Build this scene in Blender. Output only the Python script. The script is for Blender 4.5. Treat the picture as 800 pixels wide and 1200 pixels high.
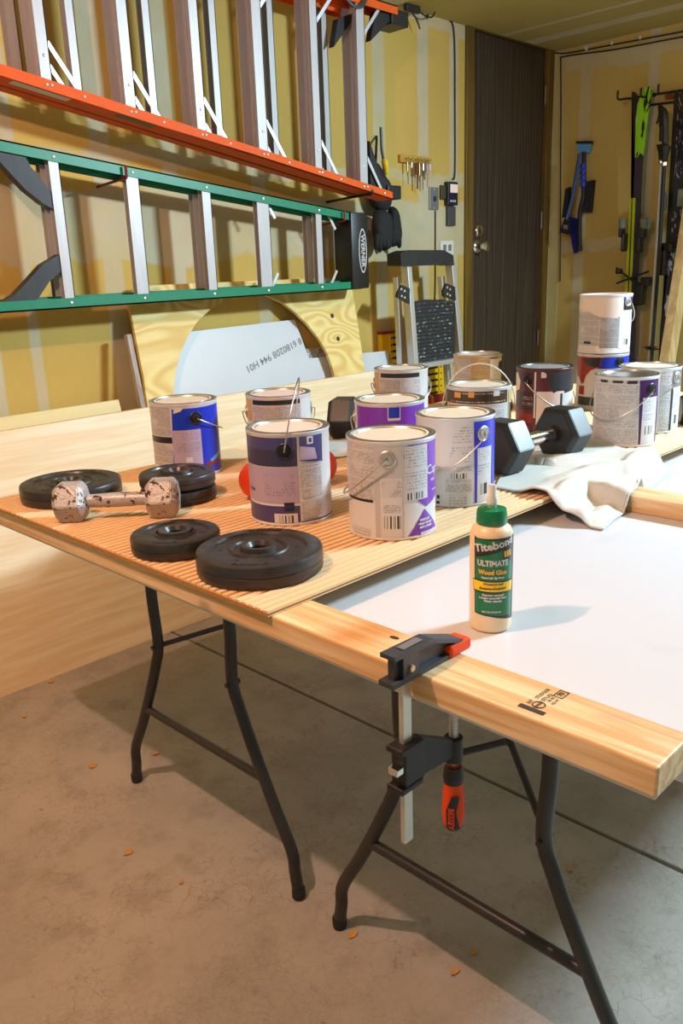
import bpy, bmesh, math, random
from mathutils import Vector, Matrix, noise as mnoise
random.seed(7)
for o in list(bpy.data.objects): bpy.data.objects.remove(o)
scene = bpy.context.scene
C = scene.collection
PI = math.pi

# ------------------------------------------------------------------ camera
F, PITCH, ROLL, YAW, H = 970.228, .285145, -.036927, .784996, 1.28
fh = Vector((math.cos(YAW), math.sin(YAW), 0)); r0 = Vector((math.sin(YAW), -math.cos(YAW), 0)); up = Vector((0, 0, 1))
fw = fh*math.cos(PITCH) - up*math.sin(PITCH); u0 = up*math.cos(PITCH) + fh*math.sin(PITCH)
rt = r0*math.cos(ROLL) + u0*math.sin(ROLL); uu = u0*math.cos(ROLL) - r0*math.sin(ROLL)
CAM = Vector((0, 0, H))
cd = bpy.data.cameras.new('camera'); cam = bpy.data.objects.new('camera', cd); C.objects.link(cam)
cd.sensor_fit = 'HORIZONTAL'; cd.sensor_width = 36; cd.lens = F/800*36; cd.clip_start = .02; cd.clip_end = 100
cam.matrix_world = Matrix(((rt.x, uu.x, -fw.x, 0), (rt.y, uu.y, -fw.y, 0), (rt.z, uu.z, -fw.z, H), (0, 0, 0, 1)))
scene.camera = cam
scene.view_settings.view_transform = 'Standard'; scene.view_settings.look = 'None'
scene.view_settings.gamma = 1; scene.view_settings.exposure = -.05; scene.view_settings.use_curve_mapping = False

# ------------------------------------------------------------------ light
w = bpy.data.worlds.new('world'); scene.world = w; w.use_nodes = True
bg = w.node_tree.nodes['Background']; bg.inputs[0].default_value = (.90, 1.0, .86, 1); bg.inputs[1].default_value = .27
def lamp(name, loc, col, e, rad):
    l = bpy.data.lights.new(name, 'POINT'); l.energy = e; l.color = col; l.shadow_soft_size = rad
    o = bpy.data.objects.new(name, l); C.objects.link(o); o.location = loc; return o
lamp('warm_ceiling_bulb', (.10, 1.15, 2.27), (1, .60, .47), 88, .022)
cl_ = bpy.data.lights.new('cool_work_lamp', 'AREA'); cl_.energy = 188; cl_.color = (.64, .86, 1.0); cl_.shape = 'RECTANGLE'; cl_.size = .08; cl_.size_y = .6
co = bpy.data.objects.new('cool_work_lamp', cl_); C.objects.link(co); co.location = (3.60, -.30, 2.33)
co.rotation_euler = Vector((-.66, .20, -.72)).to_track_quat('-Z', 'X').to_euler()

# ------------------------------------------------------------------ pixel -> point on a known plane
def ray(x, y): return F*fw + (x-400)*rt - (y-600)*uu
def PZ(x, y, z): r = ray(x, y); return CAM + r*((z-H)/r.z)
def PX(x, y, X): r = ray(x, y); return CAM + r*(X/r.x)
def PY(x, y, Y): r = ray(x, y); return CAM + r*(Y/r.y)
def PP(x, y, p0, n): r = ray(x, y); return CAM + r*((p0-CAM).dot(n)/r.dot(n))
def depth(p): return (Vector(p)-CAM).dot(fw)
def proj(p):
    d = Vector(p)-CAM; z = d.dot(fw); return 400+F*d.dot(rt)/z, 600-F*d.dot(uu)/z

# ------------------------------------------------------------------ shader helpers
def s2l(c):
    return tuple(((v/255)/12.92 if v/255 <= .04045 else ((v/255+.055)/1.055)**2.4) for v in c)
class S:
    def __init__(s, b, k): s.b, s.k = b, k
    def __add__(s, o): return s.b.m('ADD', s, o)
    def __radd__(s, o): return s.b.m('ADD', o, s)
    def __sub__(s, o): return s.b.m('SUBTRACT', s, o)
    def __rsub__(s, o): return s.b.m('SUBTRACT', o, s)
    def __mul__(s, o): return s.b.m('MULTIPLY', s, o)
    def __rmul__(s, o): return s.b.m('MULTIPLY', o, s)
    def __truediv__(s, o): return s.b.m('DIVIDE', s, o)
class B:
    def __init__(s, name):
        s.mat = bpy.data.materials.new(name); s.mat.use_nodes = True; s.t = s.mat.node_tree; s.bsdf = s.t.nodes['Principled BSDF']
    def put(s, v, inp):
        if isinstance(v, S): s.t.links.new(v.k, inp)
        elif isinstance(v, (tuple, list)):
            inp.default_value = tuple(v)+(1,) if len(v) == 3 and len(inp.default_value) == 4 else tuple(v)
        else: inp.default_value = v
    def n(s, typ, out=0, **kw):
        n = s.t.nodes.new('ShaderNode'+typ)
        ins = kw.pop('ins', {})
        for k, v in kw.items(): setattr(n, k, v)
        for k, v in ins.items(): s.put(v, n.inputs[k])
        return S(s, n.outputs[out])
    def m(s, op, a, b=0, c=0): return s.n('Math', operation=op, ins={0: a, 1: b, 2: c})
    def obj(s): return s.n('TexCoord', out=3)
    def uv(s): return s.n('TexCoord', out=2)
    def xyz(s, v):
        nd = s.t.nodes.new('ShaderNodeSeparateXYZ'); s.put(v, nd.inputs[0]); return [S(s, nd.outputs[i]) for i in range(3)]
    def vec(s, x, y, z): return s.n('CombineXYZ', ins={0: x, 1: y, 2: z})
    def scale(s, v, sc): return s.n('VectorMath', operation='MULTIPLY', ins={0: v, 1: sc})
    def noise(s, v, sc=5, det=3, rough=.5, dist=0):
        return s.n('TexNoise', ins={'Vector': v, 'Scale': sc, 'Detail': det, 'Roughness': rough, 'Distortion': dist})
    def sm(s, v, a, b, lo=0, hi=1):
        return s.n('MapRange', interpolation_type='SMOOTHSTEP', ins={0: v, 1: a, 2: b, 3: lo, 4: hi})
    def band(s, v, c, hw, soft=.004):
        return s.sm(s.m('ABSOLUTE', v-c), hw-soft, hw+soft, 1, 0)
    def mix(s, f, a, b):
        nd = s.t.nodes.new('ShaderNodeMix'); nd.data_type = 'RGBA'
        s.put(f, nd.inputs[0]); s.put(a, nd.inputs[6]); s.put(b, nd.inputs[7]); return S(s, nd.outputs[2])
    def mx(s, a, b): return s.m('MAXIMUM', a, b)
    def out(s, col, rough=.5, metal=0, bump=None, bs=.2, bd=.002, spec=None, **kw):
        s.put(col, s.bsdf.inputs['Base Color']); s.put(rough, s.bsdf.inputs['Roughness']); s.put(metal, s.bsdf.inputs['Metallic'])
        if spec is not None: s.put(spec, s.bsdf.inputs['Specular IOR Level'])
        if bump is not None:
            nd = s.t.nodes.new('ShaderNodeBump'); nd.inputs['Strength'].default_value = bs; nd.inputs['Distance'].default_value = bd
            s.put(bump, nd.inputs['Height']); s.t.links.new(nd.outputs[0], s.bsdf.inputs['Normal'])
        return s.mat
_flat = {}
def flat(name, c, rough=.5, metal=0, var=.0, sc=30, spec=None):
    if name in _flat: return _flat[name]
    b = B(name)
    if var:
        f = b.noise(b.obj(), sc, 3)
        col = b.mix(f, tuple(v*(1-var) for v in c), tuple(min(1, v*(1+var)) for v in c)); m = b.out(col, rough, metal, f, .1, .001, spec=spec)
    else: m = b.out(c, rough, metal, spec=spec)
    _flat[name] = m; return m
def wood(name, c1, c2, axis='x', ring=40, fine=220, rough=.55, knots=0, wave=.6):
    b = B(name); v = b.obj(); st = {'x': (.06, 1, 1), 'y': (1, .06, 1), 'z': (1, 1, .06)}[axis]
    sv = b.scale(v, st)
    f1 = b.noise(sv, ring, 2, .5, wave); f2 = b.noise(sv, fine, 2, .6)
    f = b.sm(f1, .35, .68)*.75 + f2*.3
    col = b.mix(f, c1, c2)
    if knots:
        k = b.noise(b.scale(v, (1, 1, 1)), knots, 1); col = b.mix(b.sm(k, .70, .78), col, tuple(x*.5 for x in c2))
    return b.out(col, rough, 0, f2, .15, .001)

# ------------------------------------------------------------------ mesh helpers
def bx(bm, x0, x1, y0, y1, z0, z1, bev=0):
    r = bmesh.ops.create_cube(bm, size=1); vs = r['verts']
    for v in vs: v.co = Vector(((x0+x1)/2+v.co.x*(x1-x0), (y0+y1)/2+v.co.y*(y1-y0), (z0+z1)/2+v.co.z*(z1-z0)))
    if bev:
        es = list({e for v in vs for e in v.link_edges}); bmesh.ops.bevel(bm, geom=es, offset=bev, segments=2, affect='EDGES', profile=.5)
    return bm
def box(*a, bev=0): return bx(bmesh.new(), *a, bev=bev)
def beam(bm, p, q, wd, th, ref=(0, 0, 1), bev=0):
    p, q = Vector(p), Vector(q); d = (q-p); L = d.length; d.normalize(); ref = Vector(ref)
    if abs(d.dot(ref)) > .97: ref = Vector((1, 0, 0))
    s = d.cross(ref).normalized(); t = s.cross(d).normalized()
    tmp = box(-wd/2, wd/2, -th/2, th/2, 0, L, bev=bev)
    M = Matrix(((s.x, t.x, d.x, p.x), (s.y, t.y, d.y, p.y), (s.z, t.z, d.z, p.z), (0, 0, 0, 1)))
    bmesh.ops.transform(tmp, matrix=M, verts=tmp.verts)
    me = bpy.data.meshes.new('t'); tmp.to_mesh(me); tmp.free(); bm.from_mesh(me); bpy.data.meshes.remove(me); return bm
def tube(bm, pts, r, seg=10, closed=False, cap=True):
    pts = [Vector(p) for p in pts]; n = len(pts); rings = []
    rr = r if isinstance(r, (list, tuple)) else [r]*n
    prev = None
    for i, p in enumerate(pts):
        if closed: d = pts[(i+1) % n]-pts[i-1]
        else: d = pts[min(i+1, n-1)]-pts[max(i-1, 0)]
        d.normalize()
        if prev is None:
            a = Vector((0, 0, 1)) if abs(d.z) < .9 else Vector((1, 0, 0)); s = d.cross(a).normalized()
        else: s = (prev-d*prev.dot(d)).normalized()
        prev = s; t = d.cross(s)
        rings.append([bm.verts.new(p+(s*math.cos(2*PI*k/seg)+t*math.sin(2*PI*k/seg))*rr[i]) for k in range(seg)])
    for i in range(n if closed else n-1):
        a, b = rings[i], rings[(i+1) % n]
        for k in range(seg): bm.faces.new((a[k], a[(k+1) % seg], b[(k+1) % seg], b[k]))
    if cap and not closed: bm.faces.new(rings[0][::-1]); bm.faces.new(rings[-1])
    return bm
def smoothpath(pts, k=6):
    pts = [Vector(p) for p in pts]; out = []
    for i in range(len(pts)-1):
        a, b, c, d = pts[max(i-1, 0)], pts[i], pts[i+1], pts[min(i+2, len(pts)-1)]
        for j in range(k):
            t = j/k; out.append(.5*((2*b)+(c-a)*t+(2*a-5*b+4*c-d)*t*t+(3*b-a-3*c+d)*t**3))
    out.append(pts[-1]); return out
def lathe(bm, prof, seg=40, cen=(0, 0, 0), capb=True, capt=True):
    rings = []
    for r, z in prof:
        rings.append([bm.verts.new((cen[0]+r*math.cos(2*PI*k/seg), cen[1]+r*math.sin(2*PI*k/seg), cen[2]+z)) for k in range(seg)])
    for a, b in zip(rings, rings[1:]):
        for k in range(seg): bm.faces.new((a[k], a[(k+1) % seg], b[(k+1) % seg], b[k]))
    if capb: bm.faces.new(rings[0][::-1])
    if capt: bm.faces.new(rings[-1])
    return bm
def poly_ext(bm, pts, off):
    off = Vector(off); a = [bm.verts.new(p) for p in pts]; b = [bm.verts.new(Vector(p)+off) for p in pts]
    bm.faces.new(a); bm.faces.new(b[::-1]); n = len(a)
    for i in range(n): bm.faces.new((a[i], b[i], b[(i+1) % n], a[(i+1) % n]))
    return bm
def obj(name, bm, mat, parent=None, smooth=False, ang=None, loc=None):
    bmesh.ops.recalc_face_normals(bm, faces=bm.faces)
    me = bpy.data.meshes.new(name); bm.to_mesh(me); bm.free()
    if isinstance(mat, (list, tuple)):
        for m in mat: me.materials.append(m)
    else: me.materials.append(mat)
    o = bpy.data.objects.new(name, me); C.objects.link(o)
    if loc is not None: o.location = loc
    if parent is not None: o.parent = parent
    if smooth:
        for p in me.polygons: p.use_smooth = True
        me.set_sharp_from_angle(angle=math.radians(ang or 35))
    return o
def tag(o, label, cat, group=None):
    o['label'] = label; o['category'] = cat
    if group: o['group'] = group
    return o
def thing(name, label, cat, loc=(0, 0, 0), rz=0, group=None):
    o = bpy.data.objects.new(name, None); C.objects.link(o); o.location = loc; o.rotation_euler = (0, 0, rz); o.empty_display_size = .05
    return tag(o, label, cat, group)
def struct(o): o['kind'] = 'structure'; return o
def copy_tree(o, parent=None):
    c = o.copy(); C.objects.link(c); c.parent = parent
    for ch in list(o.children): copy_tree(ch, c)
    return c
def text_bm(body, size, bold=0):
    cu = bpy.data.curves.new('txt', 'FONT'); cu.body = body; cu.size = size; cu.align_x = 'CENTER'; cu.align_y = 'CENTER'; cu.offset = bold; cu.resolution_u = 2
    ob = bpy.data.objects.new('txt', cu); me = bpy.data.meshes.new_from_object(ob)
    bm = bmesh.new(); bm.from_mesh(me); bpy.data.objects.remove(ob); bpy.data.meshes.remove(me); bpy.data.curves.remove(cu); return bm
def flat_map(bm, o, ex, ey):
    o, ex, ey = Vector(o), Vector(ex), Vector(ey)
    for v in bm.verts: v.co = o+ex*v.co.x+ey*v.co.y
    return bm

# ------------------------------------------------------------------ materials
WH = (.80, .80, .79)
M_steel = flat('steel', (.62, .62, .62), .28, 1)
M_chrome = flat('chrome', (.8, .8, .8), .12, 1)
M_alu = B('brushed_aluminium'); _v = M_alu.obj(); _f = M_alu.noise(M_alu.scale(_v, (60, 60, 3)), 3, 3)
M_alu = M_alu.out(M_alu.mix(_f, (.62, .62, .64), (.80, .80, .82)), .42, .75, _f, .05)
M_black = flat('black_plastic', (.012, .012, .013), .42, 0, .2, 60)
M_rubber = flat('black_rubber', (.016, .016, .017), .5, 0, .3, 25)
M_vinyl = B('black_vinyl'); _f = M_vinyl.noise(M_vinyl.obj(), 45, 3, .6); M_vinyl = M_vinyl.out(M_vinyl.mix(_f, (.014, .013, .013), (.045, .041, .041)), M_vinyl.sm(_f, .3, .7, .28, .48), 0, _f, .12, .0015)
M_legs = flat('dark_grey_metal', (.032, .028, .026), .38, .0, .25, 20)
M_black_cloth = flat('black_cloth', (.014, .013, .015), .85, 0, .4, 50)
M_yellow = flat('yellow_plastic', s2l((238, 190, 25)), .45, 0, .12, 12)
M_red = flat('red_metal', s2l((150, 40, 25)), .4)
M_wire = flat('black_wire', (.015, .015, .015), .5)
M_whitep = flat('white_plastic', (.75, .74, .70), .4)
M_greyp = flat('grey_steel_plate', (.25, .25, .27), .4, .4)

def drywall(name, axis, vs, hs, base=(206, 172, 88), mud=(226, 220, 200), hband=None):
    """kraft drywall paper with taped and mudded joints; axis = horizontal world axis index"""
    b = B(name); v = b.obj(); p = b.xyz(v); h = p[axis]; z = p[2]
    n1 = b.noise(v, 3.2, 4, .6); n2 = b.noise(v, 14, 3, .6); n3 = b.noise(v, 1.1, 2)
    hh = h+(n2-.5)*.010; zz = z+(n1-.5)*.16+(n2-.5)*.03
    base = s2l(base); col = b.mix(b.sm(n3, .3, .7), tuple(x*.9 for x in base), tuple(min(1, x*1.1) for x in base))
    fine = b.noise(b.scale(v, (1, 1, .5)), 60, 3); col = b.mix(fine*.22, col, tuple(x*.6 for x in base))
    mk = None
    for c, hw in vs:
        k = b.band(hh, c, hw, .006); mk = k if mk is None else b.mx(mk, k)
    for c, hw, st in hs:
        k = b.band(zz, c, hw, .010)*st; mk = k if mk is None else b.mx(mk, k)
    mudc = b.mix(b.noise(v, 7, 4), s2l((186, 174, 138)), s2l((208, 200, 176)))
    tone = b.sm(n1, .35, .6, .70, .95)
    # nail spots
    col = b.mix(mk*tone, col, mudc) if mk is not None else col
    vo = b.n('TexVoronoi', ins={'Vector': v, 'Scale': 2.6, 'Randomness': 1.0})
    col = b.mix(b.sm(vo, .028, .02)*.5, col, mudc)
    # paper marks: pale nail patches
    return b.out(col, .85, 0, n2*.5+fine*.3, .25, .003)

YW, XW, ZC = 2.85, 4.75, 2.452
M_wall_l = drywall('kraft_drywall_left', 0, [(1.70, .04), (1.99, .035), (2.43, .038), (3.20, .042), (3.53, .040), (3.78, .035), (1.20, .03), (1.36, .02)], [(1.46, .13, .95), (1.70, .03, .8), (2.43, .03, .8)])
M_wall_b = drywall('kraft_drywall_back', 1, [(2.64, .033), (2.24, .03), (2.82, .045), (1.72, .033), (1.30, .033)], [(1.36, .035, .9), (2.36, .045, .9)], (198, 174, 100))
M_ceil = drywall('kraft_drywall_ceiling', 0, [(3.28, .05), (4.45, .05), (2.1, .05), (4.2, .02)], [], (180, 160, 92))

def concrete():
    b = B('concrete'); v = b.obj()
    n1 = b.noise(v, 1.7, 4, .6); n2 = b.noise(v, 9, 4, .65); n3 = b.noise(v, 70, 3, .6)
    col = b.mix(b.sm(n1, .3, .7), (.30, .27, .235), (.45, .405, .355))
    col = b.mix(b.sm(n2, .45, .72)*.6, col, (.25, .21, .17))
    col = b.mix(n3*.25, col, (.62, .56, .5))
    wv = b.n('VectorMath', operation='ADD', ins={0: v, 1: b.scale(b.n('TexNoise', out=1, ins={'Vector': v, 'Scale': 14.0, 'Detail': 3.0}), (.09, .09, .09))})
    ck = b.n('TexVoronoi', feature='DISTANCE_TO_EDGE', ins={'Vector': wv, 'Scale': 17.0})
    crack = b.sm(ck, .0, .022, 1, 0)*b.sm(b.noise(v, 3.6, 4), .46, .62)
    ck2 = b.n('TexVoronoi', feature='DISTANCE_TO_EDGE', ins={'Vector': wv, 'Scale': 44.0})
    crack2 = b.sm(ck2, .0, .05, 1, 0)*b.sm(b.noise(v, 4.4, 4), .44, .6)
    col = b.mix(crack*.42, col, (.16, .12, .09)); col = b.mix(crack2*.35, col, (.18, .14, .11))
    spots = b.sm(b.noise(v, 55, 2), .70, .76); col = b.mix(spots*.5, col, (.15, .11, .08))
    return b.out(col, b.sm(n2, .3, .7, .55, .8), 0, n3*.4+n2*.4-crack*.6, .25, .003)
M_conc = concrete()

# ------------------------------------------------------------------ the setting
fl = struct(obj('floor', box(-1.5, XW+.2, -3.0, YW+.2, -.10, -.018), flat('joint_dirt', (.05, .035, .02), .9)))
JX = 1.562
for a, c in ((-1.5, JX-.006), (JX+.006, XW+.2)):
    obj('slab', box(a, c, -3.0, YW+.1, -.018, 0, bev=.003), M_conc, fl)
# left wall with door opening
DL, DR, DTOP, DSILL = PY(552, 300, YW).x, PY(637, 200, YW).x, PY(553, 33, YW).z, .36
bm = box(-1.5, DL-.07, YW, YW+.12, 0, ZC)
bx(bm, DR+.07, XW+.12, YW, YW+.12, 0, ZC); bx(bm, DL-.07, DR+.07, YW, YW+.12, DTOP+.02, ZC); bx(bm, DL-.07, DR+.07, YW, YW+.12, 0, DSILL-.03)
struct(obj('wall_left', bm, M_wall_l))
struct(obj('wall_back', box(XW, XW+.12, -3.0, YW, 0, ZC), M_wall_b))
struct(obj('ceiling', box(-1.5, XW+.12, -3.0, YW+.12, ZC, ZC+.1), M_ceil))
# the door
M_door = B('dark_wood_grain_door'); v = M_door.obj(); sv = M_door.scale(v, (1, 1, .05))
f1 = M_door.n('TexWave', wave_type='BANDS', bands_direction='X', ins={'Vector': sv, 'Scale': 11.0, 'Distortion': 9.0, 'Detail': 3.0, 'Detail Scale': 1.6}); f2 = M_door.noise(sv, 130, 2)
M_door = M_door.out(M_door.mix(f1*.55+f2*.45, (.020, .0125, .0075), (.095, .064, .042)), .5, 0, f1+f2, .12, .001)
M_jamb = wood('stained_jamb', s2l((88, 66, 20)), s2l((120, 92, 30)), 'z', 30, 150, .5)
d = struct(obj('door_1', box(DL+.002, DR-.002, YW+.012, YW+.052, DSILL, DTOP-.004, bev=.002), M_door))
for zc, kind in ((PY(551, 289, YW).z, 'k'), (PY(551, 270, YW).z, 'd')):
    xk = DL+.065; bm = bmesh.new()
    prof = [(.036, 0), (.036, .006), (.030, .012), (.017, .016), (.015, .035), (.026, .045), (.031, .056), (.028, .070), (.012, .078)] if kind == 'k' else [(.036, 0), (.037, .008), (.031, .022), (.026, .026), (.010, .027)]
    lathe(bm, prof, 28); bmesh.ops.rotate(bm, cent=(0, 0, 0), matrix=Matrix.Rotation(PI/2, 3, 'X'), verts=bm.verts)
    obj('door_knob' if kind == 'k' else 'deadbolt', bm, M_chrome, d, True, loc=(xk, YW+.012, zc))
for zc in (PY(634, 110, YW).z, PY(634, 258, YW).z, PY(632, 395, YW).z):
    obj('hinge', tube(bmesh.new(), [(DR-.004, YW+.004, zc-.05), (DR-.004, YW+.004, zc+.05)], .008, 10), flat('hinge_steel', (.3, .28, .22), .35, 1), d, True)
t = struct(obj('trim_1', box(DL-.07, DL-.001, YW-.014, YW+.06, DSILL-.02, DTOP+.05, bev=.004), M_jamb))
struct(obj('trim_2', box(DR+.001, DR+.06, YW-.014, YW+.06, DSILL-.02, DTOP+.05, bev=.004), M_jamb))
struct(obj('trim_3', box(DL-.07, DR+.06, YW-.012, YW+.06, DTOP+.001, ZC-.002, bev=.003), M_jamb))
bm = box(DL-.25, DR+.05, YW-.34, YW-.002, .0, .17, bev=.004); bx(bm, DL-.25, DR+.05, YW-.06, YW-.002, .17, .338, bev=.004)
struct(obj('trim_4', bm, wood('step_wood', (.3, .22, .12), (.4, .3, .18), 'x')))

M_corner = flat('pale_corner_mud', s2l((230, 226, 202)), .8, 0, .08, 12)
struct(obj('trim_5', box(DR+.062, XW-.0005, YW-.005, YW-.0003, .2, ZC-.003), M_corner))
struct(obj('trim_6', box(XW-.004, XW-.0003, 2.775, YW-.006, 0, ZC-.003), flat('yellowed_mud', s2l((192, 180, 124)), .8, 0, .08, 12)))
# ------------------------------------------------------------------ work table stack
ZT, ZB, ZS, ZP = .733, .737, .775, .785
M_tabletop = flat('white_table_plastic', (.72, .72, .70), .5, 0, .05, 60)
def folding_table(yc, label):
    t = thing('folding_table', label, 'table', (0, 0, 0), 0)
    x0, x1, hy = .86, 2.69, .376
    obj('table_top', box(x0, x1, yc-hy, yc+hy, ZT-.045, ZT, bev=.010), M_tabletop, t, True)
    for xl, sg in ((.95, 1), (2.58, -1)):
        fr = bmesh.new(); yi, yo = .145, .315
        for s in (-1, 1):
            zz = [(yi, .69), (yi, .56), (yi-.006, .45), (yi+.014, .39), (yi+.05, .31), (yi+.105, .20), (yi+.155, .11), (yo-.008, .06), (yo, .012)]
            pts = smoothpath([(xl, yc+s*a, z) for a, z in zz], 5)
            lg = obj('leg', tube(bmesh.new(), pts, .0128, 14), M_legs, t, True)
            bm = lathe(bmesh.new(), [(.0135, 0), (.0148, .004), (.0148, .022), (.0130, .026)], 14)
            obj('foot_cap', bm, M_rubber, lg, True, loc=(xl, yc+s*yo, .0))
            bm = tube(bmesh.new(), [(xl-.017, yc+s*(yi-.005), .445), (xl+.017, yc+s*(yi-.005), .445)], .006, 8); obj('pivot_bolt', bm, M_legs, lg, True)
            obj('brace', tube(bmesh.new(), smoothpath([(xl+sg*.008, yc+s*(yi-.006), .445), (xl+sg*.112, yc+s*.006, .500)], 4), .0062, 8), M_legs, t, True)
        obj('crossbar', tube(bmesh.new(), [(xl, yc-yi-.078, .25), (xl, yc+yi+.078, .25)], .0105, 12), M_legs, t, True)
        obj('top_bar', tube(bmesh.new(), [(xl, yc-yi-.03, .682), (xl, yc+yi+.03, .682)], .011, 12), M_legs, t, True)
        obj('brace_arm', tube(bmesh.new(), [(xl+sg*.108, yc, .498), (xl+sg*.30, yc, .685)], .008, 8), M_legs, t, True)
    return t
folding_table(1.435, 'folding table with dark bent tube legs under the wood-topped half, nearer the wall with ladders')
folding_table(.683, 'folding table with dark bent tube legs below the bar clamp and glue bottle')
M_board = B('white_hardboard'); n = M_board.noise(M_board.obj(), 40, 3); n2 = M_board.noise(M_board.obj(), 9, 3)
M_board = M_board.out(M_board.mix(M_board.sm(n2, .66, .74)*.35, (.64, .66, .71), (.56, .57, .61)), .35, 0, n, .02)
tag(obj('white_hardboard_sheet', box(.752, 3.16, .303, 1.915, ZT+.0002, ZB-.0002), M_board), 'thin smooth white hardboard sheet lying on the folding tables under the studs', 'sheet')
M_studtop = wood('pine_stud', s2l((212, 158, 98)), s2l((242, 214, 170)), 'y', 58, 240, .55, knots=9)
M_ink = flat('stamp_ink', (.03, .028, .028), .8)
def stud(x0, x1, y0, y1, label):
    return tag(obj('wood_stud', box(x0, x1, y0, y1, ZB, ZS-.0003, bev=.003), M_studtop), label, 'stud', 'studs of the frame on the white sheet')
st = stud(.748, .834, .300, 1.91, 'long pine stud along the sheet edge, with black ink stamp and bar clamp')
stud(1.706, 1.794, .30, 1.86, 'pine stud crossing the white sheet with its end under the towel')
stud(3.06, 3.145, .30, 1.91, 'pine stud under the far end of the grooved panel')
M_knot = flat('knot', s2l((70, 42, 22)), .7)
for px, py in ((462, 747), (331, 703)):
    p = PZ(px, py, ZS); bm = lathe(bmesh.new(), [(.0065, 0), (.004, .0004)], 14); bmesh.ops.scale(bm, vec=(.7, 1.3, 1), verts=bm.verts); obj('knot', bm, M_knot, st, loc=(p.x, p.y, ZS-.0003))
# ink stamp: reads along the stud
ex, ey = Vector((1, 0, 0)), Vector((0, 1, 0))
def stamp(body, px, py, size, bold=.0004):
    p = PZ(px, py, ZS); obj('ink_stamp', flat_map(text_bm(body, size, bold), (p.x, p.y, ZS+.0002), ex, ey), M_ink, st)
def stamp(body, x, y, w_, h_):
    bm = text_bm(body, 1, .015); xs0 = [v.co.x for v in bm.verts]; ys0 = [v.co.y for v in bm.verts]
    cx_, cy_ = (max(xs0)+min(xs0))/2, (max(ys0)+min(ys0))/2; a_, b_ = w_/(max(xs0)-min(xs0)), h_/(max(ys0)-min(ys0))
    for v in bm.verts: v.co = Vector((x+(v.co.x-cx_)*a_, y+(v.co.y-cy_)*b_, ZS+.0002))
    obj('ink_stamp', bm, M_ink, st)
stamp('367', .7805, .4725, .010, .0055); stamp('STUDGOR', .807, .4715, .030, .0055); stamp('STUD', .802, .4625, .021, .0055); stamp('20 BS', .801, .4562, .014, .0042); stamp('KD HT', .7995, .4494, .015, .0042)
p0, p1 = PZ(608, 825.5, ZS), PZ(638, 837, ZS)
obj('ink_stamp', poly_ext(bmesh.new(), [(p0.x-.004, p0.y, ZS), (p0.x+.004, p0.y, ZS), (p0.x+.004, p1.y, ZS), (p0.x-.004, p1.y, ZS)], (0, 0, .0003)), M_ink, st)
p = Vector((.7805, .4605, ZS))
bm = bmesh.new(); tube(bm, [(p.x+.0075*math.cos(a), p.y+.0075*math.sin(a), ZS) for a in [k*PI/10 for k in range(20)]], .0008, 4, closed=True)
obj('ink_stamp', bm, M_ink, st); obj('ink_stamp', flat_map(text_bm('WW', .0065, .0002), (p.x, p.y, ZS+.0002), ex, ey), M_ink, st)
p = Vector((.8195, .4535, ZS)); bm = bmesh.new()
tube(bm, [(p.x+a, p.y+c, ZS) for a, c in ((-.0085, -.006), (.0085, -.006), (.0085, .006), (-.0085, .006))], .0009, 4, closed=True)
obj('ink_stamp', bm, M_ink, st); obj('ink_stamp', flat_map(text_bm('70', .010, .0003), (p.x, p.y, ZS+.0002), ex, ey), M_ink, st)

# grooved panel
M_groove = B('reeded_fir_plywood'); v = M_groove.obj(); sv = M_groove.scale(v, (.05, 1, 1))
f1 = M_groove.noise(sv, 30, 2); f2 = M_groove.noise(sv, 160, 2); f3 = M_groove.noise(M_groove.scale(v, (.5, 1, 1)), 2.2, 2)
cc = M_groove.mix(f1*.6+f2*.4, s2l((230, 186, 134)), s2l((242, 216, 174)))
M_groove = M_groove.out(cc, .6, 0, f2, .15, .001)
GY0, GY1, GX0, GX1 = .908, 1.93, .742, 3.16
bm = bmesh.new(); N = 60; pit = (GY1-GY0)/N; prof = []
for i in range(N):
    y = GY0+i*pit; prof += [(y, ZP), (y+pit*.58, ZP), (y+pit*.64, ZP-.0028), (y+pit*.94, ZP-.0028)]
prof.append((GY1, ZP)); ring = [(GY0, ZS)]+prof+[(GY1, ZS)]
a = [bm.verts.new((GX0, y, z)) for y, z in ring]; c = [bm.verts.new((GX1, y, z)) for y, z in ring]
for i in range(len(ring)): j = (i+1) % len(ring); bm.faces.new((a[i], a[j], c[j], c[i]))
va = [bm.verts.new((GX0, y, ZS)) for y, z in prof]; vc = [bm.verts.new((GX1, y, ZS)) for y, z in prof]
for i in range(len(prof)-1):
    bm.faces.new((a[i+1], a[i+2], va[i+1], va[i])); bm.faces.new((c[i+1], vc[i], vc[i+1], c[i+2]))
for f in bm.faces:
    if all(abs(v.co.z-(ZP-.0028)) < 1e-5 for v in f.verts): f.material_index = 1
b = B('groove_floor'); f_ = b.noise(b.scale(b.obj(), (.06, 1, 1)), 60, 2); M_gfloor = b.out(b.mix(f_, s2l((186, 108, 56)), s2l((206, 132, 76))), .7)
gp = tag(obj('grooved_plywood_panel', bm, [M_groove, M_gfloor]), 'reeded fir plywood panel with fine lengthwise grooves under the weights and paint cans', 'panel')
# rough cut edge strip of the panel
M_edge = flat('raw_ply_edge', s2l((176, 126, 62)), .8, 0, .5, 260)
obj('cut_edge', box(GX0-.0012, GX0+.0002, GY0, GY1, ZS+.0006, ZP-.0032), M_edge, gp)
obj('glue_line', box(GX0, GX1, GY0-.0008, GY0+.0001, ZS+.003, ZS+.005), flat('ply_dark_layer', s2l((140, 96, 44)), .8), gp)

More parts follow.
